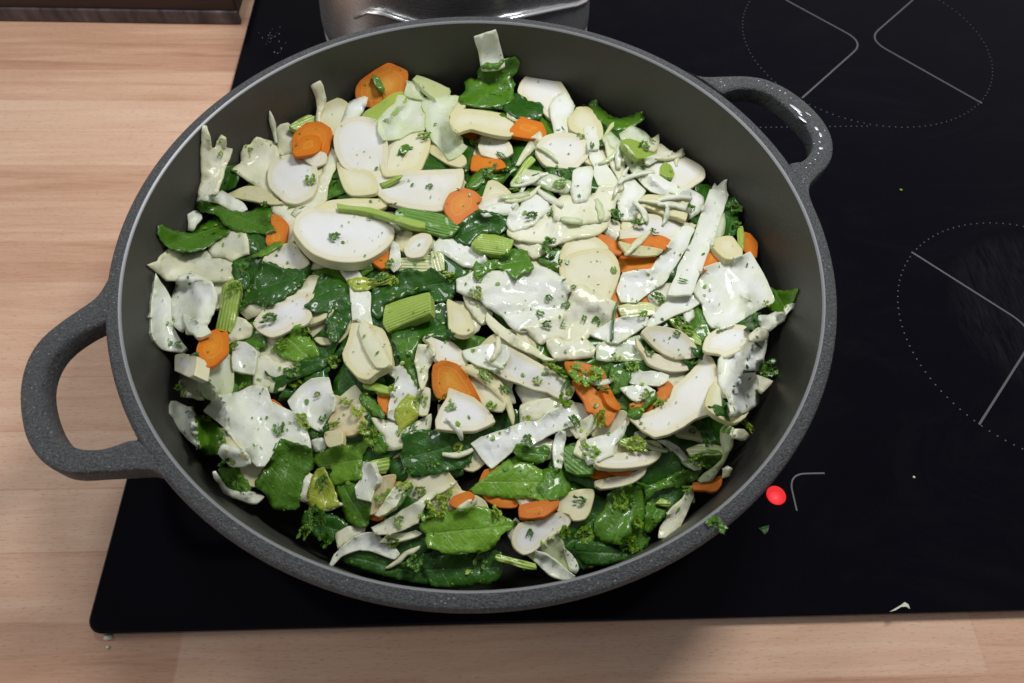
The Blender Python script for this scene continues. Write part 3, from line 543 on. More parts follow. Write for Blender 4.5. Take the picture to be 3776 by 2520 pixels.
I|C|5|c=y,w=1.2,t=1.2|wide yellow tinted cabbage leaf above the cream rounds|960,190 1060,100 1200,60 1400,60 1560,120 1580,220 1560,340 1460,430 1250,460 1100,510 1000,540 900,510 700,490 580,430 580,360 740,330 830,320 900,240
I|C|4|c=y|shaded cabbage flap above the crumpled shiny leaf|600,500 760,490 900,500 1010,470 990,570 900,640 830,660 740,600
J|R|7|t=3|oval white root slice right of the white wedge|480,540 560,525 680,540 800,570 900,640 960,720 980,780 960,830 880,850 760,850 660,810 570,750 500,680 435,600
J|R|6|t=2.5|crescent root slice cupping the oval slice|380,640 430,700 480,760 600,800 750,830 880,850 930,930 850,965 720,970 600,940 500,890 450,800 400,740
J|E|6|c=g,t=2|thin lime celery strip above the oval slice|700,460 780,450 880,530 960,600 1015,670 1010,720 960,700 880,640 780,560
J|L|4|c=m,w=2|crinkled green leaf left of the right slab|900,380 1000,320 1050,420 1100,500 1200,570 1130,640 1010,680 940,620 880,530
J|R|5|t=2.5,c=n|cream half slice under the right slab|1050,640 1150,560 1300,510 1420,520 1470,560 1485,640 1440,720 1350,780 1230,830 1180,800 1100,790 1020,760
J|C|4|c=w,w=1.2,t=1.2|big white cabbage leaf along the lower right wall|1490,600 1560,570 1660,590 1650,690 1630,790 1600,860 1560,950 1530,990 1560,1060 1565,1200 1555,1290 1430,1370 1300,1400 1280,1280 1210,1140 1180,1060 1180,960 1180,850 1230,790 1350,750 1440,690
J|B|7|t=2.2,w=.8|large white slab with yellow corners at lower right|990,790 1070,785 1130,850 1170,960 1190,1060 1240,1160 1280,1250 1270,1290 1100,1370 950,1420 830,1500 700,1568 560,1600 430,1530 300,1400 480,1360 600,1300 700,1220 740,1110 900,970 980,870
J|C|7|t=1.7,w=.9,c=w|large square white slab at the right wall|1600,0 1640,80 1680,170 1720,280 1700,310 1560,380 1450,440 1330,510 1190,565 1110,540 1060,480 1030,400 1010,300 950,220 930,200 1000,40 1030,-30 1150,-80 1300,-110 1400,-150 1480,-190 1540,-100
J|O|5|t=3|carrot slice left of the yellow cornered slab|680,1050 730,1090 770,1150 740,1240 640,1310 520,1370 350,1370 320,1280 480,1230 600,1150 580,1080
J|C|6|c=w,t=2|small white wedge above the lower right carrot|220,1130 330,1100 450,1080 570,1150 560,1200 480,1230 360,1250 290,1200
J|C|5|c=w,t=1.5|pale splintered piece over the small white wedge|380,930 450,970 560,960 700,1000 680,1060 600,1110 450,1100 330,1090 300,1060 340,980
J|C|3|c=t|dull cabbage band below the white wedge shred|0,720 100,660 250,660 400,620 460,760 490,880 250,870 100,870 0,850
J|L|4|c=d,w=1|dark leaf strip right of the parsley topped carrots|360,860 480,860 560,930 520,980 420,980 350,1020 310,1100 260,1160 200,1220 140,1130 110,1010 140,900 240,880
J|L|7|c=m|torn green leaf strip crossing the lower right carrot|540,1150 600,1180 560,1250 480,1310 440,1390 390,1430 300,1400 310,1330 440,1290 500,1200
J|L|5|c=m,w=1.5|green leaf poking out right of the square slab|1620,110 1700,170 1800,190 1940,170 1900,280 1850,400 1800,420 1700,400 1620,350 1700,280 1660,170
J|C|6|c=w,t=1.5|tiny white chip at the far right edge|1820,330 1885,310 1880,360 1830,420 1810,370
J|C|5|c=w,t=1.2|white triangular scrap below the right green leaf|1720,390 1840,430 1770,500 1660,590 1590,550 1560,430 1650,420
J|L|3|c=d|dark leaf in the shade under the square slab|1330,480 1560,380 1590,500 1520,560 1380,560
J|C|6|c=y,t=1.2|small creased scrap above the big right leaf|1480,610 1560,540 1640,570 1665,600 1640,660 1560,680 1490,670
J|C|3|c=y|yellowish scrap under the right wall parsley|1540,1000 1700,1060 1650,1130 1570,1180 1540,1100
J|C|5|c=w|broken white crumb beside the crinkled green leaf|840,380 930,370 945,440 880,500 830,460
F|L|6|c=m,w=1.4|upper one of the twin leaves at the left wall|600,110 700,110 800,150 900,190 1000,205 1100,210 1200,180 1300,180 1310,260 1290,310 1350,410 1200,420 1050,410 950,400 880,360 820,310 800,260 720,230 640,220 590,170
F|L|5|c=m,w=1.4|lower one of the twin leaves at the left wall|215,350 260,340 330,380 430,400 540,420 620,340 700,290 780,250 880,310 920,380 880,430 800,480 700,560 620,580 520,600 400,590 310,550 240,480 215,420
F|C|5|c=w|white crumb between the twin leaves|510,240 560,200 620,210 640,270 590,330 545,400 500,390 510,310
F|C|4|c=y,w=1|folded cabbage below the twin leaves|1050,400 1080,480 1085,620 1000,650 920,690 850,650 740,640 700,560 850,450 920,380
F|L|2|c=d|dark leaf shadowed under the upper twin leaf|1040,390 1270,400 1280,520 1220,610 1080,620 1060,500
F|R|4|t=3|root slice wedged left of the largest root round|1240,640 1300,590 1400,530 1490,505 1560,530 1600,600 1680,700 1600,770 1420,770 1300,730 1220,700
F|C|3|c=y,w=1.2|yellowish leaf top against the left wall|120,720 200,690 330,560 460,580 700,580 800,630 960,700 970,850 830,880 700,880 500,870 300,870 210,800 150,750
F|C|5|c=w,w=.7,t=2|long white lobe hugging the left wall|190,800 240,880 300,960 350,1050 350,1150 350,1250 380,1330 430,1440 490,1520 440,1568 280,1550 200,1480 160,1380 150,1250 155,1100 180,950
F|C|4|c=w,w=1.6,t=1.2|billowing cabbage lobe next to the celery stick|400,840 520,800 600,820 740,900 780,1000 770,1110 740,1220 700,1300 560,1260 480,1240 490,1320 440,1370 360,1300 320,1150 340,1040 380,930
F|C|6|c=w,t=2|small tapered wedge below the billowing lobe|450,1190 560,1240 660,1290 730,1370 650,1410 580,1420 510,1370 470,1290
F|E|5|c=g,t=4|green celery stick standing in the left heap|830,920 900,870 980,870 1010,960 990,1070 970,1180 940,1280 900,1370 760,1370 790,1230 820,1100
F|O|6|t=3|carrot slice near the left wall|720,1360 810,1335 890,1370 900,1470 900,1560 820,1640 760,1690 670,1710 630,1640 585,1550 610,1460 640,1410
F|L|5|c=d,w=2.2|glossy dark leaf with a bright streak|1210,690 1330,700 1420,750 1600,770 1640,850 1580,960 1440,1050 1330,1110 1250,1130 1100,1100 1010,1140 1040,1000 1120,860 1170,770
F|L|6|c=d,w=2|upright glossy leaf left of the celery centre|1790,810 1900,840 2000,880 2050,1000 2075,1160 2060,1280 2000,1400 1920,1480 1850,1440 1830,1300 1850,1180 1760,1200 1620,1130 1700,1060 1720,960
F|R|5|t=2,c=n|half moon root slice between two glossy leaves|1130,1290 1180,1210 1260,1140 1400,1060 1500,1020 1620,985 1720,990 1700,1060 1680,1150 1700,1220 1640,1300 1500,1350 1400,1400 1300,1420 1190,1370
F|L|6|c=b,w=2|bright green leaf below the half moon slice|1560,1290 1620,1320 1680,1420 1740,1500 1760,1600 1600,1660 1400,1620 1320,1520 1420,1440 1500,1350
F|L|3|c=d,w=2|dark leaf scraps above the celery stick|940,640 1060,660 1200,600 1240,700 1200,820 1100,920 1030,980 960,880 930,800
F|C|4|c=y|pale cabbage base left of the root half moon|940,1220 1060,1250 1130,1320 1100,1420 960,1450 880,1490 880,1370
F|L|5|c=b,t=.5|bright leaf curl left of the largest root round|1180,600 1300,520 1400,500 1420,530 1300,610 1180,650 1080,650
F|O|3|t=3|carrot slice behind the upper twin leaf|1310,230 1400,260 1470,330 1460,420 1440,520 1300,570 1250,500 1270,400 1330,380 1300,320
F|C|2|c=y|dim cabbage slice left of the largest root round|1320,120 1450,120 1550,250 1570,330 1560,480 1450,540 1430,420 1440,330 1380,260 1300,230
G|R|8|t=6.5|largest thick white root round left of centre|50,200 150,170 350,180 600,210 800,270 900,330 930,400 900,500 800,600 650,680 480,700 300,680 150,620 50,540 -20,450 -53,380 -30,270
G|R|7|t=3,c=o|slice edge rising behind the largest root round|150,170 300,100 450,85 600,80 860,90 850,160 700,210 500,220 400,220 250,220
G|S|9|c=g,t=3|long thin stem crossing the largest root round|370,130 500,150 700,170 900,230 1100,280 1230,320 1220,370 1100,350 900,280 700,220 520,190 380,180
G|E|6|c=m,t=2.5|broad green stalk below the rectangular root slab|940,200 1000,170 1150,190 1300,220 1430,240 1500,320 1560,360 1480,440 1400,460 1250,420 1150,400 1000,370 920,300
G|R|6|t=4|little oval root piece right of the largest round|1010,560 1080,460 1180,415 1270,430 1290,490 1250,570 1200,640 1100,660 1040,640
G|R|3|t=2,c=o|grey slice behind the little oval piece|910,470 1000,400 1100,400 1090,480 1030,590 950,560
G|C|5|c=w,t=1.4|short white shred under the little oval piece|890,490 960,520 985,620 980,740 920,800 870,740 880,600
G|O|4|t=3|carrot corner under the largest root round|700,680 800,630 900,520 930,640 890,720 800,760
G|E|4|c=p,t=3|pale ribbed celery under the little oval piece|970,660 1130,650 1150,620 1270,630 1290,740 1200,820 1100,790 970,790
G|E|5|c=p,t=2.5|pale stalk end left of the glossy arch|1280,590 1400,620 1410,770 1340,790 1280,750
G|L|5|c=d,w=2.5|dark crumpled leaves behind the celery chunk|690,920 800,890 930,800 1080,760 1200,800 1280,750 1400,820 1500,880 1510,1000 1460,1080 1290,1080 1250,980 1100,1010 840,1110 830,1200 780,1250 700,1220
G|E|9|c=g,t=6|ribbed green celery chunk in the centre|840,1110 1000,1050 1150,1010 1260,985 1275,1080 1270,1190 1150,1240 1000,1300 900,1350 860,1370 810,1290 820,1180
G|L|6|c=y,w=1|yellow green leaf scrap above the celery chunk|460,880 600,840 740,860 850,800 900,830 850,910 740,930 700,960 570,980
G|C|5|c=w,t=1.2|white strip end under the largest root round|390,760 480,750 570,770 620,850 560,910 480,890
G|C|5|c=w,t=1.5|white strip between glossy leaf and celery chunk|490,900 560,960 640,960 700,990 700,1200 720,1330 620,1320 560,1260 520,1260 500,1100
L|R|7|t=5,c=o|big cream root chunk below the celery chunk|320,60 350,-20 370,-120 400,-200 470,-210 560,-150 680,-100 720,-30 760,80 770,250 700,290 620,330 540,390 440,370 380,310 310,230 290,130
L|C|8|c=y,t=1.8|pale strip draped over the big cream chunk|470,-180 540,-150 580,-50 660,60 730,170 755,240 700,280 620,280 560,200 490,60 450,-80
G|L|6|c=d,w=1.5|shiny dark leaf under the celery chunk|900,1400 980,1330 1150,1260 1260,1180 1350,1250 1480,1370 1580,1440 1400,1450 1280,1420 1200,1460 1150,1530 1130,1600 960,1600
L|L|7|c=m,w=1|tongue shaped green leaf between two white strips|780,-20 900,-10 1040,-40 1020,80 980,200 1020,330 1050,440 1040,560 1000,430 930,320 860,220 830,120
G|L|4|c=d,w=2|dark leaf left of the blunt root slice|1270,1040 1450,1050 1470,1200 1480,1350 1380,1330 1250,1230
L|R|5|t=3,c=n|root slice end above the large carrot slice|1080,-20 1200,-60 1300,-10 1400,60 1480,150 1500,250 1300,250 1190,190 1150,60
K|B|6|t=6|small root cube at the lower left wall|245,150 330,140 460,170 455,260 430,350 380,370 290,330 240,310
K|C|5|c=t,w=.8,t=1.4|rounded cabbage piece below the left carrot|450,370 530,290 640,200 750,130 800,180 820,400 800,520 700,580 600,600 520,560 470,450
K|C|7|c=s,w=.6,t=2.5|shiny white chunk above the lower left slab|800,80 850,20 930,30 1010,90 1040,150 1020,260 1000,340 900,330 810,300 790,200
K|C|5|c=y,w=1|cream cabbage mound left of the curly leaf strip|1010,220 1060,170 1130,150 1200,210 1350,270 1350,380 1300,480 1200,520 1100,500 1000,480
K|C|7|t=1.6,w=1,c=w|largest white slab at the lower left|520,690 600,600 700,540 850,510 980,450 1130,470 1180,600 1300,660 1420,720 1480,800 1530,900 1565,1060 1430,1020 1270,960 1220,1050 1170,1150 1110,1230 1040,1230 960,1150 880,1040 780,920 680,820 600,760
K|C|6|c=w,w=.8,t=1.8|smooth white piece right of the largest lower slab|1560,380 1730,370 1760,480 1790,580 1780,680 1700,800 1640,890 1560,850 1470,780 1380,700 1330,600 1440,470
K|L|8|c=d,w=1|narrow curly leaf strip over the lower left slab|1105,300 1190,360 1260,360 1290,340 1300,280 1400,290 1500,190 1600,180 1760,160 1870,60 1850,160 1780,220 1700,270 1560,340 1420,390 1300,450 1240,530 1190,520 1210,420 1110,340
K|R|5|t=4,c=b|browned root slice right of the smooth white piece|1780,540 1960,620 2070,760 2080,860 1960,930 1850,940 1690,920 1720,800 1770,700
K|C|5|c=w,w=.8|ragged white cabbage at the lower left wall|210,600 260,600 340,640 430,680 470,800 480,950 500,1070 380,980 290,880 240,760 200,700
K|L|5|c=m,w=1.2|green leaf between wall cabbage and largest lower slab|440,740 500,730 560,760 650,820 700,900 740,1000 660,1110 560,1130 480,1070 450,950
K|C|5|c=w,w=.8|white cabbage fold below the largest lower slab|700,1010 820,1030 900,1100 980,1180 900,1230 780,1220 660,1110
K|L|7|c=m,w=1.2|broad green leaf with pale veins at lower left|1280,970 1400,1000 1560,1060 1620,1150 1580,1250 1500,1340 1460,1500 1430,1640 1200,1640 1120,1500 1020,1400 1080,1280 1170,1150 1210,1040
L|L|8|c=b,w=1|bright celery leaf on the broad green leaf|560,1000 480,1150 490,1220 470,1350 350,1380 210,1420 160,1330 200,1250 100,1250 20,1180 40,1110 150,1060 350,1010 500,980
K|C|6|c=w,t=1.2|thin curved shred at the lower left wall|640,1270 680,1330 750,1430 850,1470 950,1480 1050,1480 1110,1520 1040,1580 950,1580 840,1540 720,1490 660,1380
K|L|4|c=m,w=1.5|small green leaf tuft inside the curved shred|680,1250 860,1230 900,1320 970,1400 980,1490 850,1470 730,1390
K|R|3|c=o|shaded cream piece left of the broad green leaf|850,1230 1000,1180 1110,1250 1060,1420 900,1400
K|C|4|c=y|pale wedge at the wall below the root cube|280,420 330,380 460,360 500,480 520,580 300,560 290,490
K|R|3|c=o|root edge left under the largest lower slab|660,880 740,860 920,1060 930,1120 820,1090 680,1040
K|L|5|c=d|little dark leaf below the smooth white piece|1550,850 1640,890 1720,800 1740,860 1660,960 1600,1000 1550,980
K|C|5|c=w|white nub right of the largest lower slab|1560,980 1680,950 1710,1060 1600,1090
K|R|6|c=o,t=4|cream nub below the browned root slice|1690,900 1850,890 1860,1010 1750,1050 1700,1010
L|O|6|t=3.5|large bright carrot slice below the centre|1170,250 1230,210 1290,205 1400,240 1470,310 1550,440 1620,570 1640,640 1580,640 1440,600 1320,580 1310,590 1200,570 1160,470 1155,340
L|B|7|t=3.5|white root triangle below the bright carrot|1320,470 1430,510 1560,560 1660,640 1740,730 1770,800 1700,840 1570,890 1400,890 1200,870 1190,780 1240,660 1300,560
L|C|8|c=y,t=1.8|upright white strip with notched side|1030,50 1180,70 1170,220 1120,300 1120,400 1070,500 1030,420 1010,300 985,220
L|C|6|c=w,t=1.5|broad white strip under the yellow leaf|730,290 830,260 860,230 930,330 1010,420 1030,480 1035,640 1020,740 940,800 800,790 740,760 740,640 780,500 800,390 750,340
L|C|7|c=y,t=1.8|straight pale stick right of the yellow leaf|1040,480 1090,460 1150,480 1140,620 1120,740 1030,740 1040,620
L|L|8|c=y,w=.8|bright yellow green serrated leaf below the centre|840,620 890,570 930,530 990,560 1000,650 1030,720 1000,790 930,840 880,870 830,950 840,860 800,780 800,700
L|C|5|c=y,t=1.2|pale notched piece below the yellow leaf|575,760 700,780 810,780 860,840 1000,800 1150,720 1140,880 900,960 890,1050 720,1080 700,970 640,880
L|O|4|t=3|small carrot slice left of the broad white strip|640,490 720,500 790,540 780,640 730,740 680,700 630,600
L|S|5|c=g,t=3|short green stem above the small lower carrot|500,415 600,415 720,450 790,480 785,530 640,510 500,480
L|L|6|c=m,w=1|cupped green leaf left of the small lower carrot|460,540 520,510 590,550 630,620 680,680 700,760 600,740 540,690 470,620
L|L|6|c=d,w=1.5|largest dark leaf in the lower centre|860,930 1000,880 1160,870 1300,850 1560,870 1760,830 1720,930 1600,1000 1550,1080 1530,1190 1400,1260 1200,1300 1020,1340 940,1310 870,1200 860,1100 890,1020
L|L|6|c=m,w=2|ruffled leaf left of the pale notched piece|440,860 600,850 640,900 710,980 710,1090 620,1110 560,1020 480,970 450,900
L|R|5|t=1.5,c=o|curved cream ribbon right of the bright carrot|1440,250 1600,255 1740,330 1850,450 1920,600 1955,740 1940,830 1895,720 1850,620 1720,480 1560,360 1440,310
L|R|4|t=2,c=o|brownish slice inside the curved cream ribbon|1490,300 1650,340 1780,450 1870,600 1830,700 1700,680 1620,600 1530,440
L|E|5|c=g,t=3|small celery end below the ruffled leaf|560,1180 640,1160 740,1145 745,1230 710,1300 600,1300
L|C|7|c=w,w=1,t=2.5|plump white knob right of the bright celery leaf|490,1180 570,1200 620,1290 640,1370 600,1460 560,1568 430,1540 410,1430 460,1350
L|R|5|t=3,c=b|tan root scrap right of the plump white knob|640,1340 810,1310 780,1450 720,1560 620,1680 550,1700 560,1568 620,1460
L|C|5|c=y,t=2.5|pale stick leaning right of the tan scrap|600,1700 690,1580 760,1470 830,1400 900,1420 880,1500 820,1600 720,1680 640,1720
L|S|6|c=d|dark stem right of the leaning pale stick|810,1640 840,1568 900,1450 960,1390 980,1420 910,1520 860,1600
M|B|7|t=3,w=.4|long root slab stretching to the parsley topped carrots|430,310 540,260 560,150 540,50 700,130 900,240 1100,360 1235,480 1190,570 1130,600 1030,560 960,520 820,490 700,440 560,390
M|C|8|c=s,t=2,w=.5|ridged white piece lying over the long slab end|150,110 330,55 460,45 570,60 610,150 570,230 440,300 300,260 180,200
M|O|6|t=3|larger carrot slice under the bright parsley bunch|1200,400 1300,410 1360,430 1450,500 1560,560 1640,670 1600,790 1545,845 1480,790 1400,720 1340,700 1310,600 1240,500
M|O|7|t=3|narrow carrot slice right under the bright parsley bunch|1480,470 1550,440 1620,570 1680,660 1660,690 1600,670 1540,620
M|O|4|t=3|carrot slice hidden behind the bright parsley bunch|1130,220 1300,230 1500,290 1540,430 1400,470 1280,430 1160,330
M|C|7|c=s,w=.5,t=1.8|long white band crossing the lower centre|220,1010 330,940 500,880 720,800 760,790 830,800 900,770 1000,680 1080,650 1170,660 1250,720 1300,770 1200,840 1080,890 1040,900 900,980 820,1030 760,1060 700,1060 640,1080 560,1150 510,1190 420,1250 330,1160 260,1060
M|C|4|c=y,t=1.5|pale strip right of the long white band|1180,860 1380,730 1450,750 1420,860 1320,950 1240,960
M|C|3|c=y|dim cabbage behind the long white band|700,640 850,590 1000,560 1160,580 1100,660 950,740 800,810 700,820
M|C|7|c=w,t=2|narrow white crescent above the vivid leaf|1090,880 1140,890 1150,960 1120,1060 1110,1170 1100,1250 1030,1240 1010,1130 1010,1020 1040,930
M|C|8|c=w,w=.8,t=1.2|folded white square piece in the lower right|1310,990 1400,950 1550,910 1640,860 1720,780 1725,860 1690,950 1620,1020 1600,1110 1500,1150 1350,1210 1320,1130
M|C|5|c=y|cream edge left of the folded white square|1220,1100 1250,980 1340,950 1340,1100 1310,1160
M|R|7|t=4|cream slice edge over the two stacked carrots|1420,1180 1600,1110 1750,1090 1900,1080 2065,1080 2030,1160 1950,1210 1800,1240 1600,1250 1460,1230
M|O|4|t=3|lower left one of the stacked carrot slices|1390,1190 1520,1220 1600,1310 1480,1350 1370,1310
M|O|5|t=3|upper right one of the stacked carrot slices|1530,1230 1700,1240 1830,1230 1770,1295 1650,1310 1560,1290
M|R|4|t=4|root slice lying below the stacked carrot slices|1420,1370 1500,1350 1640,1320 1800,1280 1920,1220 1900,1310 1790,1390 1650,1430 1480,1450 1430,1420
M|L|7|c=b,w=1|vivid green leaf pointing left at the bottom centre|250,1420 350,1340 460,1250 560,1170 700,1110 720,1190 770,1180 850,1230 920,1270 950,1340 960,1450 1000,1530 900,1550 700,1540 500,1530 300,1500 200,1460
M|L|8|c=m,w=2|rolled dark end of the vivid green leaf|930,1260 1060,1240 1130,1290 1180,1380 1190,1450 1160,1500 1060,1550 950,1545 860,1430 920,1350
M|L|8|c=m,w=2.5|curly leaf tuft on the long white band|640,1040 700,1000 760,1030 850,1050 960,1020 990,1100 950,1170 860,1210 760,1180 700,1160 620,1080
M|E|4|c=m,t=3|green stalk patch right of the narrow crescent|1130,1040 1220,1030 1320,1120 1430,1190 1400,1300 1250,1310 1140,1270 1110,1180
M|L|5|c=m,w=1|dark glossy leaf right of the bright parsley bunch|1570,290 1660,280 1780,320 1740,440 1660,530 1590,540 1560,420
M|E|8|c=g,t=2|lime curl of celery beside the folded white square|1660,970 1750,950 1830,980 1850,1010 1930,1050 1940,1090 1800,1070 1660,1020
M|R|5|c=o,t=2|cream slice behind the lime curl|1600,1010 1800,980 2000,980 2090,1080 1900,1130 1700,1140 1590,1130
M|R|3|c=o,t=3|dim root slice above the folded white square|1380,740 1700,690 1760,800 1660,900 1420,960 1370,860
N|C|8|c=w,t=1.8|narrow white strip slanting down at lower right|720,580 830,590 930,650 1000,730 1080,780 1150,840 1140,870 1080,880 1020,830 960,780 880,690 800,640
N|C|7|c=t,w=.6,t=1.2|translucent loop shaped shred at the lower right wall|1320,490 1370,430 1440,460 1450,540 1430,620 1400,720 1360,810 1300,900 1240,980 1130,990 1100,970 1170,900 1250,850 1330,780 1350,700 1320,600
N|L|6|c=m,w=1.2|big veined leaf at the lower right rim|430,1020 520,1000 590,1060 610,1180 600,1280 620,1400 600,1470 650,1530 620,1600 550,1640 400,1600 200,1568 110,1480 120,1350 200,1250 220,1130 300,1060
N|L|7|c=m,w=2|bright folded stalk end above the big veined leaf|500,980 620,1020 700,1000 830,930 950,870 1060,880 1140,870 1180,850 1100,950 1030,1000 920,1030 780,1050 700,1080 640,1150 600,1210 590,1080
N|L|7|c=m,w=1|small pointed leaf right of the big veined leaf|620,1180 700,1200 760,1240 795,1260 785,1330 700,1420 640,1480 600,1470 600,1320
N|E|8|c=g,t=2.5|tiny lime cube on the lower right leaf|700,1200 750,1140 850,1180 840,1225 760,1220
N|C|5|c=y,w=.8,t=1.8|bent cabbage leaf along the lower right wall|1060,1020 1075,1120 1030,1230 990,1330 940,1420 830,1520 730,1530 740,1420 800,1330 850,1230 950,1150 1000,1060
N|O|5|t=3|lowest right carrot slice near the wall|1240,960 1340,920 1335,1010 1290,1070 1230,1085 1180,1070 1050,1060 1060,990 1180,980
N|C|5|c=y|pale crumb right of the lowest right carrot|1350,860 1390,830 1420,850 1400,930 1340,950
N|L|4|c=d,w=2|dark leaf between yellow cornered slab and wall|1050,280 1200,260 1300,240 1370,290 1420,400 1350,500 1340,620 1180,640 1130,500 1000,400
N|L|6|c=b,w=1.5|bright leaf patch inside the translucent loop|1060,740 1180,680 1330,690 1350,770 1230,870 1150,850 1080,780
N|E|5|c=p,t=2|yellowish strip above the bright leaf patch|990,670 1120,620 1240,620 1340,640 1350,720 1180,730 1040,740
N|C|5|c=y|small yellowish scrap under the olive parsley|1460,480 1550,480 1610,540 1560,590 1460,570
N|R|3|c=o|cream root tip below the yellow cornered slab|900,450 1050,380 1170,460 1220,600 1050,560 880,520
O|C|7|c=w,w=.8,t=1.6|white shred arching down to the bottom left rim|150,1030 210,900 300,820 400,740 520,690 620,700 700,770 800,830 850,900 800,950 700,920 560,870 460,860 380,880 280,930 200,1010
O|C|6|c=y,t=1.5,w=.6|long pale shred bundle under the yellow parsley|570,640 700,570 800,520 870,470 1000,400 1100,320 1250,240 1400,190 1390,210 1290,280 1190,340 1100,420 1060,500 1020,600 900,660 750,710 620,710
O|C|7|c=y,t=1.5|short shred joining the long pale bundle|640,790 720,720 850,700 1000,670 1060,700 1000,735 850,775 750,795
O|C|6|c=y,t=1.2|thin lowest shred of the bottom bundle|700,1040 800,960 900,870 1030,820 1030,850 930,915 840,985 750,1035
O|L|7|c=b,w=1.6|wide glossy leaf at the bottom centre|1030,640 1080,570 1170,520 1350,470 1550,440 1700,450 1760,500 1900,560 1990,600 1850,700 1750,830 1650,880 1450,880 1350,900 1280,890 1120,830 1090,760 1100,700 1050,680
O|L|4|c=d,w=1.5|dark leaf at the bottom rim under the white shreds|280,900 520,850 700,900 850,980 1050,930 1100,1000 1150,1180 1000,1180 850,1150 600,1090 400,1020 270,960
O|L|4|c=d,w=1.5|dark leaf at the bottom rim left of the stem|1050,900 1300,900 1500,900 1700,850 1820,880 1850,1000 1800,1150 1600,1210 1400,1225 1150,1200 1080,1050
P|S|6|c=g,t=3.5|pale green stem lying at the bottom rim|340,900 450,920 600,960 720,990 715,1050 600,1040 450,990 340,960
O|O|4|t=3|small carrot slice above the wide glossy leaf|1320,420 1360,340 1500,290 1560,320 1540,400 1400,460
O|C|5|c=y|yellow white chip beside the small bottom carrot|1400,440 1500,380 1590,360 1590,420 1520,480 1420,480
O|L|6|c=m,w=1|smooth leaf hanging below the plump white knob|230,230 450,200 440,300 500,360 560,380 555,560 530,640 420,630 330,570 290,450 270,380
O|C|5|c=y|dim white piece above the bottom left shred|230,700 350,630 520,620 500,700 400,760 250,850
L|L|8|c=y,w=1|folded yellow leaf on the broad green leaf|20,1280 110,1240 150,1300 200,1400 240,1500 260,1600 180,1640 60,1660 -40,1600 -40,1480
O|C|7|c=y,t=1.2|thin pale stalk slice on the folded yellow leaf|-30,440 120,430 280,400 290,430 180,465 60,480 -30,480
P|R|5|t=3,c=n|translucent slice at the bottom right of centre|560,600 700,580 850,520 950,490 1050,500 1075,560 1030,640 960,680 850,750 760,830 700,880 600,910 510,840 490,740
P|C|6|c=w,t=1.5|white strip reaching the bottom rim|720,870 850,920 960,1000 1100,1110 1100,1140 980,1150 850,1100 760,1020 700,960
P|C|5|c=g,t=1.5|greenish triangular piece at the bottom rim|760,840 850,760 950,690 1000,850 1080,1070 1000,1070 860,950
P|C|6|c=w,t=1|thin white tip at the bottom rim|1000,850 1070,900 1140,1040 1110,1090 1060,1060
P|O|6|t=5|thick carrot slice under the vivid green leaf|560,430 700,390 850,370 940,370 945,430 880,490 800,540 650,560 560,540
P|R|3|t=3,c=o|shaded root slice right of the thick carrot|920,370 1100,280 1280,280 1260,450 1200,560 1080,580 1040,520 930,490
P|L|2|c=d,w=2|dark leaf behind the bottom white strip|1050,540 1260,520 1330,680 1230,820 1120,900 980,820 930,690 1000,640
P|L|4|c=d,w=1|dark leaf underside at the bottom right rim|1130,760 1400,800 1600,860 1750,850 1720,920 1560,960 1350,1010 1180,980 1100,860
O|L|3|c=d,w=1.5|dark leaf low at the wall below the folded yellow leaf|-60,480 80,500 220,520 330,580 400,680 280,720 200,800 80,760 -40,680 -100,580
P|L|3|c=d,w=1.5|dark leaf low beside the white tip at the bottom rim|1080,850 1250,800 1450,850 1600,900 1500,960 1330,1010 1180,1050 1120,960
"""
# ---------------------------------------------------------------- the heap: every piece is laid on what already lies below it
TILE = dict(A=(500,200),B=(1200,100),C=(1800,200),E=(2200,500),F=(500,700),G=(1100,700),I=(1650,700),J=(2200,1000),K=(550,1250),L=(1150,1250),M=(1650,1250),N=(2150,1400),O=(1150,1700),P=(1700,1700))
BS = 3.0                                                   # depth grid: one cell = 3 picture units
X0, Y0, BW, BH = 320, 20, int((1900 - 320) / BS), int((1400 - 20) / BS)
gx, gy = np.meshgrid(X0 + (np.arange(BW) + .5) * BS, Y0 + (np.arange(BH) + .5) * BS)
GD = rays(np.c_[gx.ravel(), gy.ravel()])
def heap_z(x, y):
    r = np.hypot(x, y) / 152; return 37 + 13 * np.clip(1 - r ** 2, 0, 1) + 1.5 * np.sin(x / 19 + 1) * np.cos(y / 23) + 3.0 * np.clip(-x / 150, 0, 1) * r
def base_t(D):
    z = np.full(len(D), 45.0)
    for _ in range(12):
        t = (z - CAM[2]) / D[:, 2]; P = CAM + D * t[:, None]; z = heap_z(P[:, 0], P[:, 1])
    t = (z - CAM[2]) / D[:, 2]
    # back wall of the pan where a ray meets it before the heap
    rw = 155.0; zz = np.full(len(D), 60.0)
    for _ in range(6):
        a = D[:, 0] ** 2 + D[:, 1] ** 2; b = 2 * (CAM[0] * D[:, 0] + CAM[1] * D[:, 1]); c = CAM[0] ** 2 + CAM[1] ** 2 - rw ** 2
        q = np.clip(b * b - 4 * a * c, 0, None); tw = (-b + np.sqrt(q)) / (2 * a); zz = CAM[2] + D[:, 2] * tw; rw = wall_r(np.clip(zz, 5, 74)) - .6
    hit = (zz > heap_z(CAM[0] + D[:, 0] * tw, CAM[1] + D[:, 1] * tw) - .01) & (zz < 76) & (tw < t)
    return np.where(hit, tw, t)
BUF = base_t(GD).reshape(BH, BW)
OWN = np.full((BH, BW), -1, int)
def samp(px):
    ix = np.clip(((px[:, 0] - X0) / BS).astype(int), 0, BW - 1); iy = np.clip(((px[:, 1] - Y0) / BS).astype(int), 0, BH - 1); return BUF[iy, ix]
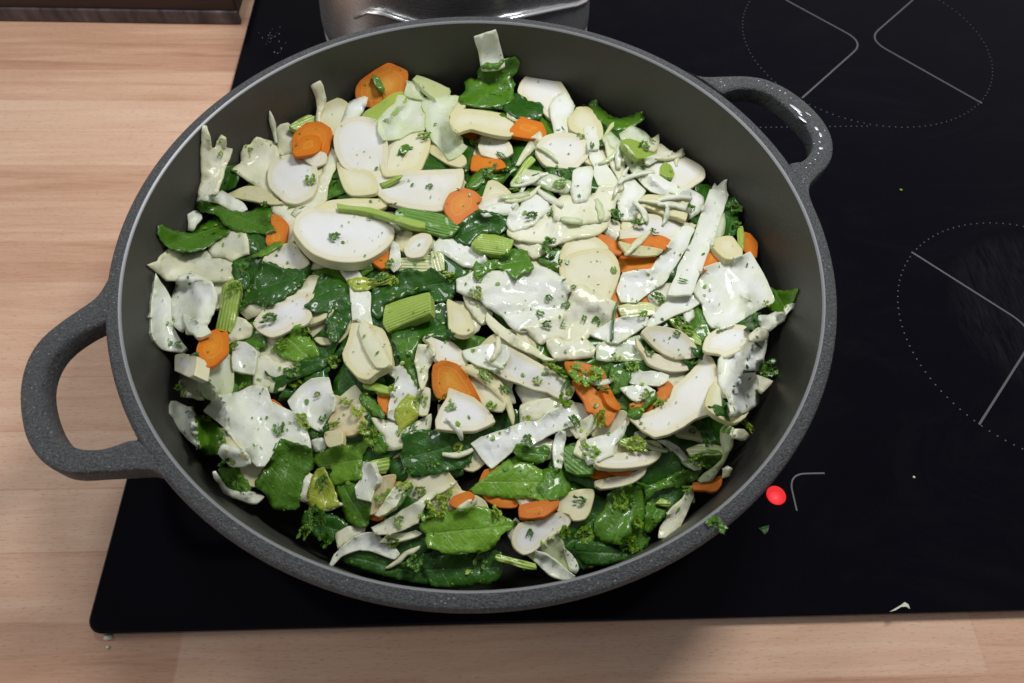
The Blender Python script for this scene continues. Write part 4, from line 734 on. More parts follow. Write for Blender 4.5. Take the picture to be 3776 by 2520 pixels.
def inside(pts, poly):
    x, y = pts[:, 0], pts[:, 1]; r = np.zeros(len(pts), bool); n = len(poly)
    for i in range(n):
        x1, y1 = poly[i]; x2, y2 = poly[(i + 1) % n]
        if y1 == y2: continue
        c = ((y1 > y) != (y2 > y)) & (x < (x2 - x1) * (y - y1) / (y2 - y1) + x1); r ^= c
    return r
def catmull(P, step, tens=1.0):
    P = np.array(P, float); out = []; n = len(P)
    for i in range(n):
        p0, p1, p2, p3 = P[i - 1], P[i], P[(i + 1) % n], P[(i + 2) % n]; k = max(1, int(np.linalg.norm(p2 - p1) / step))
        m1, m2 = (p2 - p0) * .5 * tens, (p3 - p1) * .5 * tens
        # keep tangents short on uneven spans
        L = np.linalg.norm(p2 - p1); 
        for m in (m1, m2):
            l = np.linalg.norm(m); 
            if l > L: m *= L / l
        for j in range(k):
            t = j / k; h00 = 2*t**3-3*t**2+1; h10 = t**3-2*t**2+t; h01 = -2*t**3+3*t**2; h11 = t**3-t**2
            out.append(h00 * p1 + h10 * m1 + h01 * p2 + h11 * m2)
    return np.array(out)
def edge_dist(pts, poly):
    best = np.full(len(pts), 1e9); n = len(poly)
    for i in range(n):
        a, b = poly[i], poly[(i + 1) % n]; ab = b - a; t = np.clip(((pts - a) @ ab) / (ab @ ab + 1e-9), 0, 1)
        best = np.minimum(best, np.linalg.norm(pts - (a + t[:, None] * ab), axis=1))
    return best
KD = {  # thickness, wave, soft, smooth tension, ragged outline, percentile
 'R': (2.4, .3, 0, .8, .4, 76), 'B': (2.6, .3, 0, .3, .5, 76), 'O': (2.4, .15, 0, .6, .3, 80), 'C': (1.0, 1.1, 1, .4, .6, 40),
 'L': (.4, 2.3, 1, .8, 1.4, 42), 'E': (3.0, .1, 0, .3, .5, 85), 'S': (2.6, .2, 1, .8, .2, 60)}
NAME = {'R': ('root_slice', 'root slice'), 'B': ('root_slab', 'root piece'), 'O': ('carrot_slice', 'carrot slice'), 'C': ('cabbage_piece', 'cabbage'), 'L': ('green_leaf', 'leaf'), 'E': ('celery_piece', 'celery'), 'S': ('herb_stem', 'stem')}
GROUP = {'R': 'white root slices in the pan', 'B': 'square cut root pieces in the pan', 'O': 'carrot slices in the pan', 'C': 'cabbage pieces in the pan', 'L': 'green leaves in the pan', 'E': 'celery pieces in the pan', 'S': 'herb stems in the pan'}
PIECES = []
def piece(kind, poly, label, opts, fill=False, group=None):
    th, wave, soft, tens, rag, pct = KD[kind]
    th = float(opts['t']) * (.78 if kind in 'RBO' and float(opts['t']) < 6 else 1) if 't' in opts else th; wave = float(opts.get('w', wave)); cv = opts.get('c')
    rs = np.random.RandomState(abs(hash_(label + str(len(PIECES)))) % 100000)
    if kind == 'C' and cv == 's': rag = .7
    P = catmull(poly, 7.0 if not fill else 11.0, tens)
    if label.startswith('thin loose'): rag = .25
    nx = rs.normal(0, 1, P.shape); nx = nx * .6 + .4 * np.roll(nx, 1, 0); P = P + nx * rag * (.75 if kind in 'CL' else .6)
    if kind == 'L' and not fill:
        tg = np.roll(P, -1, 0) - np.roll(P, 1, 0); tg /= np.linalg.norm(tg, axis=1)[:, None] + 1e-9; P = P + np.c_[-tg[:, 1], tg[:, 0]] * (np.where(np.arange(len(P)) % 2 == 0, 1.3, -.9) * rs.uniform(.4, 1.3, len(P)))[:, None]
    if (np.roll(P, -1, 0)[:, 0] * P[:, 1] - P[:, 0] * np.roll(P, -1, 0)[:, 1]).sum() < 0: P = P[::-1].copy()
    g = 13.0 if not fill else 18.0
    if kind in 'LC' and not fill: g = 9.0
    xs = np.arange(P[:, 0].min(), P[:, 0].max(), g); ys = np.arange(P[:, 1].min(), P[:, 1].max(), g)
    G = np.array([(x + rs.uniform(-.25, .25) * g, y + rs.uniform(-.25, .25) * g) for x in xs for y in ys]).reshape(-1, 2)
    if len(G): G = G[inside(G, P)]
    if len(G): G = G[edge_dist(G, P) > g * .45]
    allp = np.vstack([P, G]) if len(G) else P; n = len(P)
    vo, _, fo, ov, _, _ = delaunay_2d_cdt([Vector((float(a), float(b))) for a, b in allp], [(i, (i + 1) % n) for i in range(n)], [], 1, 1e-5)
    px = np.array([[v.x, v.y] for v in vo]); tri = [tuple(f) for f in fo]
    if not tri: return None
    # boundary loop: edges used once
    cnt = {}
    for f in tri:
        for i in range(len(f)):
            e = (f[i], f[(i + 1) % len(f)]); k = (min(e), max(e)); cnt.setdefault(k, []).append(e)
    be = [v[0] for v in cnt.values() if len(v) == 1]
    used = sorted(set(i for f in tri for i in f)); remap = {o_: i for i, o_ in enumerate(used)}
    px = px[used]; tri = [tuple(remap[i] for i in f) for f in tri]; be = [(remap[a], remap[b]) for a, b in be]
    N = len(px); D = rays(px); T = np.array(tri)
    # plane through what lies below
    tb = samp(px); Q = CAM + D * tb[:, None]
    A = np.c_[np.ones(N), Q[:, 0], Q[:, 1]]; lam = np.diag([0, 1.0, 1.0]) * N * 6
    Ac = A.copy(); mu = Q[:, :2].mean(axis=0); Ac[:, 1:] -= mu
    co = np.linalg.solve(Ac.T @ Ac + lam, Ac.T @ Q[:, 2]); sl = np.clip(co[1:], -.9, .9)
    jit = rs.normal(0, .07 if soft or fill else .13, 2); sl = sl * (.85 if not soft else .9) + jit
    if 's' in opts: sl = sl + np.array([float(q) for q in opts['s'].split('/')])
    zc = co[0]
    # ray meets plane z = zc + sl.(xy-mu)
    den = D[:, 2] - D[:, :2] @ sl; t = (zc - CAM[2] + (CAM[:2] - mu) @ sl) / den
    Wp = CAM + D * t[:, None]
    # principal axes for fibres and veins
    cw = Wp.mean(axis=0); X = Wp - cw; U_, S_, Vt = np.linalg.svd(X, full_matrices=False); uu, vv = X @ Vt[0], X @ Vt[1]
    ed = edge_dist(px, P) * .19
    edm = ed.max() + 1e-6
    # own relief, measured towards the light side of the piece (mm)
    ph = rs.uniform(0, 6.28, 6); k1 = rs.uniform(.16, .30); k2 = rs.uniform(.35, .55)
    relief = wave * (.55 * np.sin(k1 * uu + .5 * k1 * vv + ph[0]) + .35 * np.sin(k2 * vv - .3 * k2 * uu + ph[1]) + .22 * np.sin(.8 * uu + .5 * vv + ph[2]) * np.cos(.6 * vv + ph[3]))
    if kind == 'L':
        hv = np.abs(vv).max() + 1e-6; relief = relief - .45 * wave * np.exp(-(vv / 1.6) ** 2) + wave * .8 * (np.abs(vv) / hv) ** 2 * (1 if rs.rand() < .4 else -1)
        relief += wave * .35 * np.clip(1 - ed / 3, 0, 1) * np.sin(uu * 1.1 + ph[4])
    if kind == 'C':
        hv = np.abs(vv).max() + 1e-6; relief = relief + wave * .9 * (vv / hv) ** 2 * (1 if rs.rand() < .35 else -1) + wave * .25 * np.clip(1 - ed / 2.5, 0, 1) * np.sin(uu * 1.3 + ph[4])
    if kind == 'C' and wave >= 1.0:
        cr_ = (1 - np.abs(np.sin(.21 * vv + .09 * uu + ph[5] + .5 * np.sin(.16 * uu + ph[1])))) ** 3; relief = relief + cr_ * wave * .5 - (1 - np.abs(np.sin(.13 * uu - .17 * vv + ph[0]))) ** 4 * wave * .3
    if kind == 'C' and cv == 's': relief = relief + .28 * np.sin(1.15 * uu + .8 * np.sin(.5 * vv + ph[2])) * (.6 + .4 * np.sin(.25 * uu + ph[3]))
    if kind in 'ES':
        hv = np.abs(vv).max() + 1e-6; relief = relief + min(th * .55, hv * .7) * (np.sqrt(np.clip(1 - (vv / hv * .95) ** 2, 0, 1)) - 1)
        if kind == 'E': relief += .22 * np.sin(3.6 * vv)
    if label.startswith('largest thick'): relief = relief - .9 * np.clip((ed - 2.2) / 2.0, 0, 1)
    if kind in 'RB' and not label.startswith('largest thick'): relief = relief - .25 * np.clip(ed / 3, 0, 1) + .35 * wave * (uu / (np.abs(uu).max() + 1e-6)) ** 2
    Dn = np.linalg.norm(D, axis=1)
    t = t - relief / Dn * 1.15
    gap = (th + .1) / Dn
    need = t - (tb - gap)
    t = t - np.percentile(need, pct)
    push = np.maximum(0, t - (tb - gap))
    nb = np.vstack([T[:, [0, 1]], T[:, [1, 2]], T[:, [2, 0]]]) if T.shape[1] == 3 else None
    if soft:
        p0 = push.copy()
        for _ in range(10):
            s = np.zeros(N); c = np.zeros(N)
            for a, b in ((0, 1), (1, 0)):
                np.add.at(s, nb[:, a], push[nb[:, b]]); np.add.at(c, nb[:, a], 1)
            push = np.maximum(p0, .55 * push + .45 * s / np.maximum(c, 1))
        t = t - push
    else:
        t = t - np.minimum(push, 1.5 / Dn) * .6
    top = CAM + D * t[:, None]
    # vertex normals
    fn = np.cross(top[T[:, 1]] - top[T[:, 0]], top[T[:, 2]] - top[T[:, 0]])
    flip = (fn[:, 2].sum() < 0)
    if flip: T = T[:, ::-1]; fn = -fn; be = [(b, a) for a, b in be]
    vn = np.zeros((N, 3)); 
    for k in range(3): np.add.at(vn, T[:, k], fn)
    if not soft:
        mn = fn.sum(axis=0); vn = vn / (np.linalg.norm(vn, axis=1)[:, None] + 1e-9) + 3 * mn / np.linalg.norm(mn)
    vn /= np.linalg.norm(vn, axis=1)[:, None] + 1e-9
    bot = top - vn * th
    V = [top, bot]; attr_e = [ed, ed * 0]; L2_ = np.c_[uu, vv, np.zeros(N)]; attr_l = [L2_, L2_]
    F = [tuple(f) for f in T] + [tuple(int(q) + N for q in f[::-1]) for f in T]
    if th > 1.3:
        # rounded cut edge: pull the top and bottom outline inwards and add a ring between
        nxt = {a: b for a, b in be}; prv = {b: a for a, b in be}
        bev = min(.32, th * .16); ring = sorted(nxt); ri = {v: i for i, v in enumerate(ring)}
        tops = top.copy(); mid1 = []; mid2 = []
        for v_ in ring:
            a, b = top[prv.get(v_, v_)], top[nxt[v_]]; d = b - a; d /= np.linalg.norm(d) + 1e-9; inn = np.cross(vn[v_], d)
            tops[v_] = top[v_] + inn * bev; mid1.append(top[v_] - vn[v_] * bev * .9); mid2.append(top[v_] - vn[v_] * (th - bev * .6) + inn * .15 * (1 if kind != 'C' else 2)); bot[v_] = bot[v_] + inn * (bev + .15)
        V = [tops, bot, np.array(mid1), np.array(mid2)]; o1, o2 = 2 * N, 2 * N + len(ring)
        attr_e += [np.zeros(len(ring))] * 2; attr_l += [L2_[ring]] * 2
        for a, b in be:
            if a not in ri or b not in ri: continue
            i, j = ri[a], ri[b]
            F += [(b, a, o1 + i, o1 + j), (o1 + j, o1 + i, o2 + i, o2 + j), (o2 + j, o2 + i, N + a, N + b)]
    else:
        for a, b in be: F.append((b, a, N + a, N + b))
    V = np.vstack(V); nm, cat = NAME[kind]
    mk = 'O' if kind == 'O' else {'R': 'R', 'B': 'R', 'C': 'C', 'L': 'L', 'E': 'E', 'S': 'E'}[kind] + (cv or {'R': 'n', 'B': 'n', 'C': 'w', 'L': 'm', 'E': 'g', 'S': 'g'}[kind])
    o = mesh_obj(nm, V, F, M[mk])
    me = o.data
    if th > 1.3: me.set_sharp_from_angle(angle=.62)
    a = me.attributes.new('edge', 'FLOAT', 'POINT'); a.data.foreach_set('value', np.concatenate(attr_e).astype(np.float32))
    a = me.attributes.new('loc', 'FLOAT_VECTOR', 'POINT'); a.data.foreach_set('vector', np.vstack(attr_l).astype(np.float32).ravel())
    tag(o, label, cat, group or GROUP[kind])
    # write the piece into the depth grid
    idx = len(PIECES); PIECES.append((o, label))
    gxp = (px[:, 0] - X0) / BS - .5; gyp = (px[:, 1] - Y0) / BS - .5
    for f in T:
        xa, ya, ta = gxp[f], gyp[f], t[f]; x0, x1 = max(0, math.ceil(xa.min() - .3)), min(BW - 1, math.floor(xa.max() + .3)); y0, y1 = max(0, math.ceil(ya.min() - .3)), min(BH - 1, math.floor(ya.max() + .3))
        if x1 < x0 or y1 < y0: continue
        det = (ya[1] - ya[2]) * (xa[0] - xa[2]) + (xa[2] - xa[1]) * (ya[0] - ya[2])
        if abs(det) < 1e-9: continue
        X_, Y_ = np.meshgrid(np.arange(x0, x1 + 1), np.arange(y0, y1 + 1))
        w0 = ((ya[1] - ya[2]) * (X_ - xa[2]) + (xa[2] - xa[1]) * (Y_ - ya[2])) / det; w1 = ((ya[2] - ya[0]) * (X_ - xa[2]) + (xa[0] - xa[2]) * (Y_ - ya[2])) / det; w2 = 1 - w0 - w1
        ok = (w0 > -.15) & (w1 > -.15) & (w2 > -.15); tt = w0 * ta[0] + w1 * ta[1] + w2 * ta[2]
        sub = BUF[y0:y1 + 1, x0:x1 + 1]; so = OWN[y0:y1 + 1, x0:x1 + 1]; u = ok & (tt < sub); sub[u] = tt[u]; so[u] = idx
    return o
def hash_(s):
    h = 5381
    for ch in s: h = (h * 33 + ord(ch)) & 0xffffffff
    return h
# buried pieces first, scattered over the whole heap: what shows through the gaps
fr = np.random.RandomState(11)
FILL = [('L', 'd', 'dark green leaf half buried in the gaps of the heap', 'leaves buried in the gaps'),
        ('C', 'y', 'pale cabbage piece half buried in the gaps of the heap', 'cabbage buried in the gaps'),
        ('R', 'o', 'cream root slice half buried in the gaps of the heap', 'root slices buried in the gaps'),
        ('O', '', 'carrot slice half buried in the gaps of the heap', 'carrot buried in the gaps'),
        ('L', 'm', 'green leaf half buried in the gaps of the heap', 'leaves buried in the gaps')]
for k in range(150):
    a = k * 2.39996; r = 140 * math.sqrt((k + .5) / 150); x, y = r * math.cos(a) + fr.uniform(-5, 5), r * math.sin(a) + fr.uniform(-5, 5)
    q = fr.rand(); kd, cv, lb, gp = FILL[0] if q < .42 else FILL[1] if q < .62 else FILL[2] if q < .78 else FILL[3] if q < .83 else FILL[4]
    m = 9 if kd in 'RO' else 12; R0 = fr.uniform(9, 15) if kd != 'L' else fr.uniform(13, 21); asp = 1 if kd in 'RO' else fr.uniform(.45, .8); th0 = fr.uniform(0, 6.28)
    pts = []
    for i in range(m):
        b = 2 * math.pi * i / m; rr = R0 * (1 + fr.uniform(-.12, .12) * (1 if kd in 'RO' else 2)); u, v_ = rr * math.cos(b), rr * asp * math.sin(b)
        X_, Y_ = x + u * math.cos(th0) - v_ * math.sin(th0), y + u * math.sin(th0) + v_ * math.cos(th0); q_ = math.hypot(X_, Y_)
        if q_ > 147: X_, Y_ = X_ * 147 / q_, Y_ * 147 / q_
        pts.append((X_, Y_, float(heap_z(X_, Y_))))
    piece(kd, to_px(pts), lb, {'c': cv} if cv else {}, fill=True, group=gp)
NFILL = len(PIECES)
rows = []
for k, ln in enumerate(DATA.strip().split('\n')):
    tl, kd, lv, op, lb, pts = ln.split('|'); ox, oy = TILE[tl]
    pts = [(ox / 1.6068 + float(a) * .2381, oy / 1.6068 + float(b) * .2381) for a, b in (p.split(',') for p in pts.split())]
    opts = dict(q.split('=') for q in op.split(',') if q)
    rows.append((int(lv), k, kd, pts, lb, opts))
rows.sort(key=lambda r: (r[0], r[1]))
for lv, k, kd, pts, lb, opts in rows: piece(kd, pts, lb, opts)

# fine loose shreds tossed through the upper right and the middle of the heap
SHR = []; rt = np.random.RandomState(4); FIRST_SHRED = len(PIECES)
for k in range(26):
    if k < 20: cx_, cy_ = rt.uniform(1170, 1560), rt.uniform(320, 560)
    elif k < 29: cx_, cy_ = rt.uniform(1020, 1520), rt.uniform(620, 1120)
    else: cx_, cy_ = rt.uniform(440, 900), rt.uniform(330, 1180)
    a = rt.uniform(0, 3.14); L = rt.uniform(48, 95); w_ = rt.uniform(4.5, 8.0); kk = rt.uniform(-.7, .7); up_, dn_ = [], []
    for i in range(7):
        q = i / 6 - .5; th_ = a + kk * q; x_ = cx_ + L * q * math.cos(a) - L * kk * q * q * math.sin(a); y_ = cy_ + (L * q * math.sin(a) + L * kk * q * q * math.cos(a)) * .85
        ww = w_ * (1 - .55 * abs(2 * q) ** 2) * rt.uniform(.8, 1.2); up_.append((x_ - ww * math.sin(th_), y_ + ww * math.cos(th_) * .85)); dn_.append((x_ + ww * math.sin(th_), y_ - ww * math.cos(th_) * .85))
    piece('C', up_ + dn_[::-1], 'thin loose cabbage shred', {'t': '1.0', 'w': '1.0', 'c': ['w', 'y', 't', 'w'][k % 4]}, group='thin loose cabbage shreds')
END_SHRED = len(PIECES)
# buried pieces: drop those nothing shows of, name the rest after the traced piece they peep out beside
def trim(w):
    w = w[:16]
    while w[-1] in ('the', 'of', 'at', 'a', 'in', 'on', 'to', 'with', 'under', 'over', 'below', 'above', 'behind', 'beside', 'right', 'left', 'and', 'big', 'between', 'large', 'long', 'two', 'from', 'oval', 'small', 'lower', 'upper', 'glossy', 'white'): w = w[:-1]
    return ' '.join(w)
cells = np.bincount(OWN[OWN >= 0].ravel(), minlength=len(PIECES)); CP = [to_px(np.array(o.location) * 1000)[0] for o, _ in PIECES]; taken = set()
SHORT = {'leaves buried in the gaps': 'dark leaf', 'cabbage buried in the gaps': 'pale cabbage', 'root slices buried in the gaps': 'cream root', 'carrot buried in the gaps': 'carrot'}
for k in range(NFILL):
    o, lb = PIECES[k]
    if cells[k] < 5: bpy.data.objects.remove(o); continue
    kd = 'green leaf' if lb.startswith('green') else SHORT[o['group']]
    ys, xs = np.where(OWN == k); c = np.array((X0 + (xs.mean() + .5) * BS, Y0 + (ys.mean() + .5) * BS))
    for d_, j in sorted((float(np.linalg.norm(CP[j] - c)), j) for j in range(NFILL, FIRST_SHRED)):
        if (kd, j) not in taken: taken.add((kd, j)); o['label'] = trim((kd + ' buried beside ' + PIECES[j][1]).split()); break

for k in range(FIRST_SHRED, END_SHRED):
    o, lb = PIECES[k]
    for d_, j in sorted((float(np.linalg.norm(CP[j] - CP[k])), j) for j in range(NFILL, FIRST_SHRED)):
        if ('shred', j) not in taken: taken.add(('shred', j)); nl = trim(('thin loose shred next to ' + PIECES[j][1]).split()); o['label'] = nl; PIECES[k] = (o, nl); break

# ---------------------------------------------------------------- parsley: frilled sprigs lying on the pieces
def sprig_mesh(seed):
    rs = np.random.RandomState(seed); V, F = [], []
    def leaflet(o, d, up, s):
        d = d / np.linalg.norm(d); sd = np.cross(up, d); sd /= np.linalg.norm(sd) + 1e-9; up2 = np.cross(d, sd)
        m = 11; b0 = len(V); V.append(o)
        for i in range(m):
            a = math.radians(-105 + 210 * i / (m - 1)); rr = s * (1.0 if i % 2 == 0 else .55) * (1 - .25 * abs(a) / 1.8)
            p = o + d * (s * .45 + rr * math.cos(a) * .9) + sd * rr * math.sin(a) * .9 + up2 * (.35 * s * math.sin(3 * a + seed) * .6 + .25 * s * (rr / s) ** 2)
            V.append(p)
        V.append(o + d * s * .55 + up2 * s * .12); c = len(V) - 1
        for i in range(m - 1): F.append((c, b0 + 1 + i, b0 + 2 + i))
        F.append((c, b0, b0 + 1)); F.append((c, b0 + m, b0))
    def stalk(p, q, w):
        d = q - p; s = np.cross(d, (0, 0, 1)); s = s / (np.linalg.norm(s) + 1e-9) * w; b0 = len(V)
        for e in (p, q):
            V.extend([e + s, e + np.array((0, 0, w)) * 1.4, e - s])
        F.extend([(b0, b0 + 3, b0 + 4, b0 + 1), (b0 + 1, b0 + 4, b0 + 5, b0 + 2), (b0 + 2, b0 + 5, b0 + 3, b0)])
    a0 = 0
    for br in range(7):
        a = a0 + (br - 3) * .7 + rs.uniform(-.2, .2); L = rs.uniform(.35, .75); el = rs.uniform(.05, .5)
        q = np.array((math.cos(a) * L, math.sin(a) * L, el * .6 + .1)); stalk(np.array((-.15, 0, .08)), q, .028)
        for k in range(6):
            b = a + rs.uniform(-1.2, 1.2); d = np.array((math.cos(b), math.sin(b), rs.uniform(-.1, .6))); up = np.array((rs.uniform(-.7, .7), rs.uniform(-.7, .7), 1.0))
            leaflet(q * rs.uniform(.75, 1.05) + np.array((0, 0, rs.uniform(0, .15))), d, up, rs.uniform(.24, .42))
    stalk(np.array((-.75, rs.uniform(-.2, .2), .05)), np.array((-.1, 0, .08)), .035)
    me = bpy.data.meshes.new('parsley'); me.from_pydata([tuple(v) for v in V], [], F); me.update(); me.polygons.foreach_set('use_smooth', [True] * len(me.polygons)); return me
SM = {}
def sprig_data(var, mt):
    if (var, mt) not in SM:
        me = sprig_mesh(var + 1); me.materials.append(HERB[mt]); SM[(var, mt)] = me
    return SM[(var, mt)]
SPR = """1345,862,46,1 1262,846,28,2 1290,868,18,1 1765,850,38,0 1700,973,34,2 1672,990,18,0 1008,1160,36,2 985,1180,24,1 1030,1140,22,2 1149,393,32,0 1120,400,20,0 1191,322,24,0 1332,313,14,1 1358,334,13,0 1287,398,14,0
1477,339,22,0 1495,325,12,1 1473,384,13,0 1182,439,15,1 1427,353,12,2 1217,498,22,0 1413,500,28,0 1467,517,26,0 1265,491,10,0 1260,569,28,0 1286,605,15,1 1315,662,12,0 1260,686,10,0 1298,703,13,0 1241,724,12,0 1255,745,17,0
1367,738,20,0 1291,748,12,1 1339,734,13,1 1507,684,26,0 1476,724,14,1 1564,646,15,1 1488,808,15,0 1595,834,13,0 1755,700,16,2 1551,765,12,0 535,664,20,1 609,472,14,1 544,792,12,2 437,945,16,1 523,1064,24,0 542,1108,20,0
425,902,13,2 728,907,10,2 699,980,14,2 742,961,11,0 849,999,28,1 835,985,18,2 1016,914,12,2 1130,935,17,1 1457,1019,20,2 1624,1057,26,0 1137,1182,17,2 730,1191,26,0 749,1239,24,0 700,1222,20,1 954,1291,22,0 899,472,12,0 849,500,10,0
880,641,28,0 905,650,20,2 1025,634,20,2 1040,640,16,0 1681,482,26,0 1690,520,18,0 1100,640,12,1 563,615,16,0 560,700,14,0 1215,1225,14,0 1560,745,22,0 1580,760,20,1 1640,965,20,0 1590,1055,16,1 1300,890,16,0 410,790,10,1
700,760,20,1 650,790,22,1 1185,325,14,1 1150,360,16,0 985,430,10,0 1340,1020,10,2 1440,1150,18,0 1100,1290,18,0 1330,1150,16,0 470,965,14,2 1210,960,12,2 505,355,12,2 575,345,10,1 1405,870,14,1 1480,905,16,2"""
spr = [tuple(float(q) for q in s.split(',')) for s in SPR.split()]
def place(px, lift=.2):
    ix, iy = int((px[0] - X0) / BS), int((px[1] - Y0) / BS); w = 3
    i0, i1, j0, j1 = max(0, iy - w), min(BH, iy + w + 1), max(0, ix - w), min(BW, ix + w + 1)
    sub = BUF[i0:i1, j0:j1]; own = OWN[iy, ix] if 0 <= iy < BH and 0 <= ix < BW else -1
    D = GD.reshape(BH, BW, 3)[i0:i1, j0:j1].reshape(-1, 3); P = CAM + D * sub.reshape(-1)[:, None]
    A = np.c_[P[:, :2] - P[:, :2].mean(0), np.ones(len(P))]; c = np.linalg.lstsq(A, P[:, 2], rcond=None)[0]
    n = np.array((-np.clip(c[0], -1, 1), -np.clip(c[1], -1, 1), 1.0)); n /= np.linalg.norm(n)
    d = rays([px])[0]; t = np.percentile(sub, 35); return CAM + d * t + n * lift, n, own
rq = np.random.RandomState(21)
while len(spr) < 160:
    x, y = rq.uniform(360, 1800), (rq.uniform(180, 1300) if len(spr) < 120 else rq.uniform(820, 1300))
    if OWN[int((y - Y0) / BS), int((x - X0) / BS)] >= 0: spr.append((round(x, 1), round(y, 1), rq.uniform(10, 24), rq.choice([0, 1, 1, 2])))
used = {}
where = []
for x, y, r, mt in spr:
    pos, nrm, own = place((x, y)); where.append((pos, nrm, own)); used.setdefault(own, []).append((x, y))
def ordinal(v, L):
    if len(L) == 1: return ''
    xs = sorted(L); ys = sorted(L, key=lambda p: p[1]); sx_ = xs[-1][0] - xs[0][0]; sy_ = ys[-1][1] - ys[0][1]; o_ = xs if sx_ >= sy_ else ys
    k = o_.index(v); nm = ('leftmost', 'rightmost') if sx_ >= sy_ else ('uppermost', 'lowest')
    if k == 0: return nm[0]
    if k == len(o_) - 1: return nm[1]
    return 'middle' if len(o_) == 3 else ('second', 'third', 'fourth', 'fifth', 'sixth', 'seventh', 'eighth', 'ninth', 'tenth', 'eleventh', 'twelfth')[min(k - 1, 10)] + (' from left' if sx_ >= sy_ else ' from top')
for k, ((x, y, r, mt), (pos, nrm, own)) in enumerate(zip(spr, where)):
    o = bpy.data.objects.new('parsley_sprig', sprig_data(k % 7, int(mt))); COL.objects.link(o)
    s = r * .19 / 1000; q = Vector(nrm).to_track_quat('Z', 'Y').to_matrix().to_4x4() @ Matrix.Rotation(rnd.uniform(0, 6.28), 4, 'Z')
    o.matrix_world = Matrix.Translation(Vector(pos) / 1000) @ q @ Matrix.Diagonal((s * rnd.uniform(.85, 1.35), s * rnd.uniform(.55, 1.05), s * rnd.uniform(.5, .9), 1))
    host = PIECES[own][1] if own >= NFILL else 'buried pieces near the picture spot'
    if own < NFILL:
        P_ = [(np.hypot(np.array(to_px(np.array(p.location) * 1000)[0]) - (x, y)).item() if False else float(np.linalg.norm(to_px(np.array(p.location) * 1000)[0] - np.array((x, y)))), lb) for p, lb in PIECES[NFILL:]]
        host = min(P_)[1]; rel = 'beside'
    else: rel = 'on'
    size = 'tiny' if r < 14 else 'small' if r < 24 else 'bushy'
    words = (ordinal((x, y), used[own]) + ' ' + size + ' parsley ' + rel + ' ' + host).split()
    tag(o, trim(words), 'parsley', 'parsley sprigs scattered over the vegetables')
# chopped flecks, far too many to count
rs = np.random.RandomState(5); V, F = [], []; fm = []
for k in range(850):
    while True:
        x, y = rs.uniform(340, 1840), rs.uniform(110, 1340)
        ix, iy = int((x - X0) / BS), int((y - Y0) / BS)
        if OWN[iy, ix] >= NFILL: break
    pos, nrm, own = place((x, y), .12); up = Vector(nrm); a = rs.uniform(0, 6.28); s = rs.choice([.4, .6, .9, 1.4], p=[.4, .3, .2, .1]); tq = up.to_track_quat('Z', 'Y').to_matrix()
    m = rs.randint(5, 8); b0 = len(V); asp = rs.uniform(.35, 1)
    for i in range(m):
        b = 2 * math.pi * i / m; rr = s * rs.uniform(.55, 1.15); p = tq @ Vector((rr * math.cos(b + a), rr * asp * math.sin(b + a), rs.uniform(0, .35) * s)); V.append(tuple(np.array(pos) + np.array(p)))
    c_ = len(V); V.append(tuple(np.array(pos) + np.array(nrm) * .25 * s))
    mi = rs.choice(3, p=[.5, .3, .2])
    for i in range(m): F.append((c_, b0 + i, b0 + (i + 1) % m)); fm.append(int(mi))
o = mesh_obj('chopped_parsley', V, F, None, mats=HERB, fmat=fm); tag(o, 'fine chopped parsley flecks strewn over all the vegetables', 'parsley flecks', kind='stuff')

# ---------------------------------------------------------------- small things round the pan
def sprig_at(pos, r, mt, label, nrm=(0, 0, 1), grp=None):
    o = bpy.data.objects.new('parsley_sprig', sprig_data(3, mt)); COL.objects.link(o); s = r / 1000
    o.matrix_world = Matrix.Translation(Vector(pos) / 1000) @ Matrix.Rotation(1.0, 4, 'Z') @ Matrix.Diagonal((s, s, s * .6, 1)); tag(o, label, 'parsley', grp or 'parsley sprigs scattered over the vegetables')
pr = on_z([(1641, 1206)], 75.5)[0]; sprig_at(pr, 4.2, 0, 'parsley scrap stuck on the pan rim near the red light')
def crumb(name, px, z, r, label, cat, mat, el=1.0, seed=0, flat=.5):
    rs = np.random.RandomState(seed); bm = bmesh.new(); bmesh.ops.create_icosphere(bm, subdivisions=2, radius=1)
    for v_ in bm.verts: v_.co *= 1 + .25 * rs.normal() * .6
    c = on_z([px], z)[0]; V = [(v_.co.x * r * el + c[0], v_.co.y * r + c[1], (v_.co.z + .8) * r * flat + z) for v_ in bm.verts]; F = [[q.index for q in f.verts] for f in bm.faces]; bm.free()
    o = mesh_obj(name, V, F, mat, origin=c); return tag(o, label, cat)
fl = on_z([(2040, 1405), (2068, 1388), (2074, 1383), (2082, 1388), (2086, 1398), (2078, 1393), (2066, 1394), (2052, 1402)], .4)
cc = fl.mean(axis=0); V = [tuple(p) for p in fl] + [tuple(p + np.array((0, 0, 1.0))) for p in fl]; F = [tuple(range(8, 16))[::1], tuple(range(8))[::-1]] + [(i, (i + 1) % 8, 8 + (i + 1) % 8, 8 + i) for i in range(8)]
o = mesh_obj('cabbage_shred', V, F, M['Cw'], smooth=False); tag(o, 'thin white cabbage shred lying alone on the hob glass', 'cabbage')
crumb('green_crumb', (2067, 437), .1, 1.0, 'green crumb on the black glass right of the handle', 'crumb', HERB[1], seed=1)
crumb('pale_crumb', (2097, 1096), .1, .7, 'pale crumb on the glass below the right zone', 'crumb', M['Cw'], seed=2)
lf = on_z([(1740, 1213), (1755, 1208), (1765, 1206), (1762, 1220), (1754, 1228), (1748, 1220)], .3); V = [tuple(p) for p in lf] + [tuple(p + np.array((0, 0, .4))) for p in lf]
F = [tuple(range(6, 12)), tuple(range(6))[::-1]] + [(i, (i + 1) % 6, 6 + (i + 1) % 6, 6 + i) for i in range(6)]
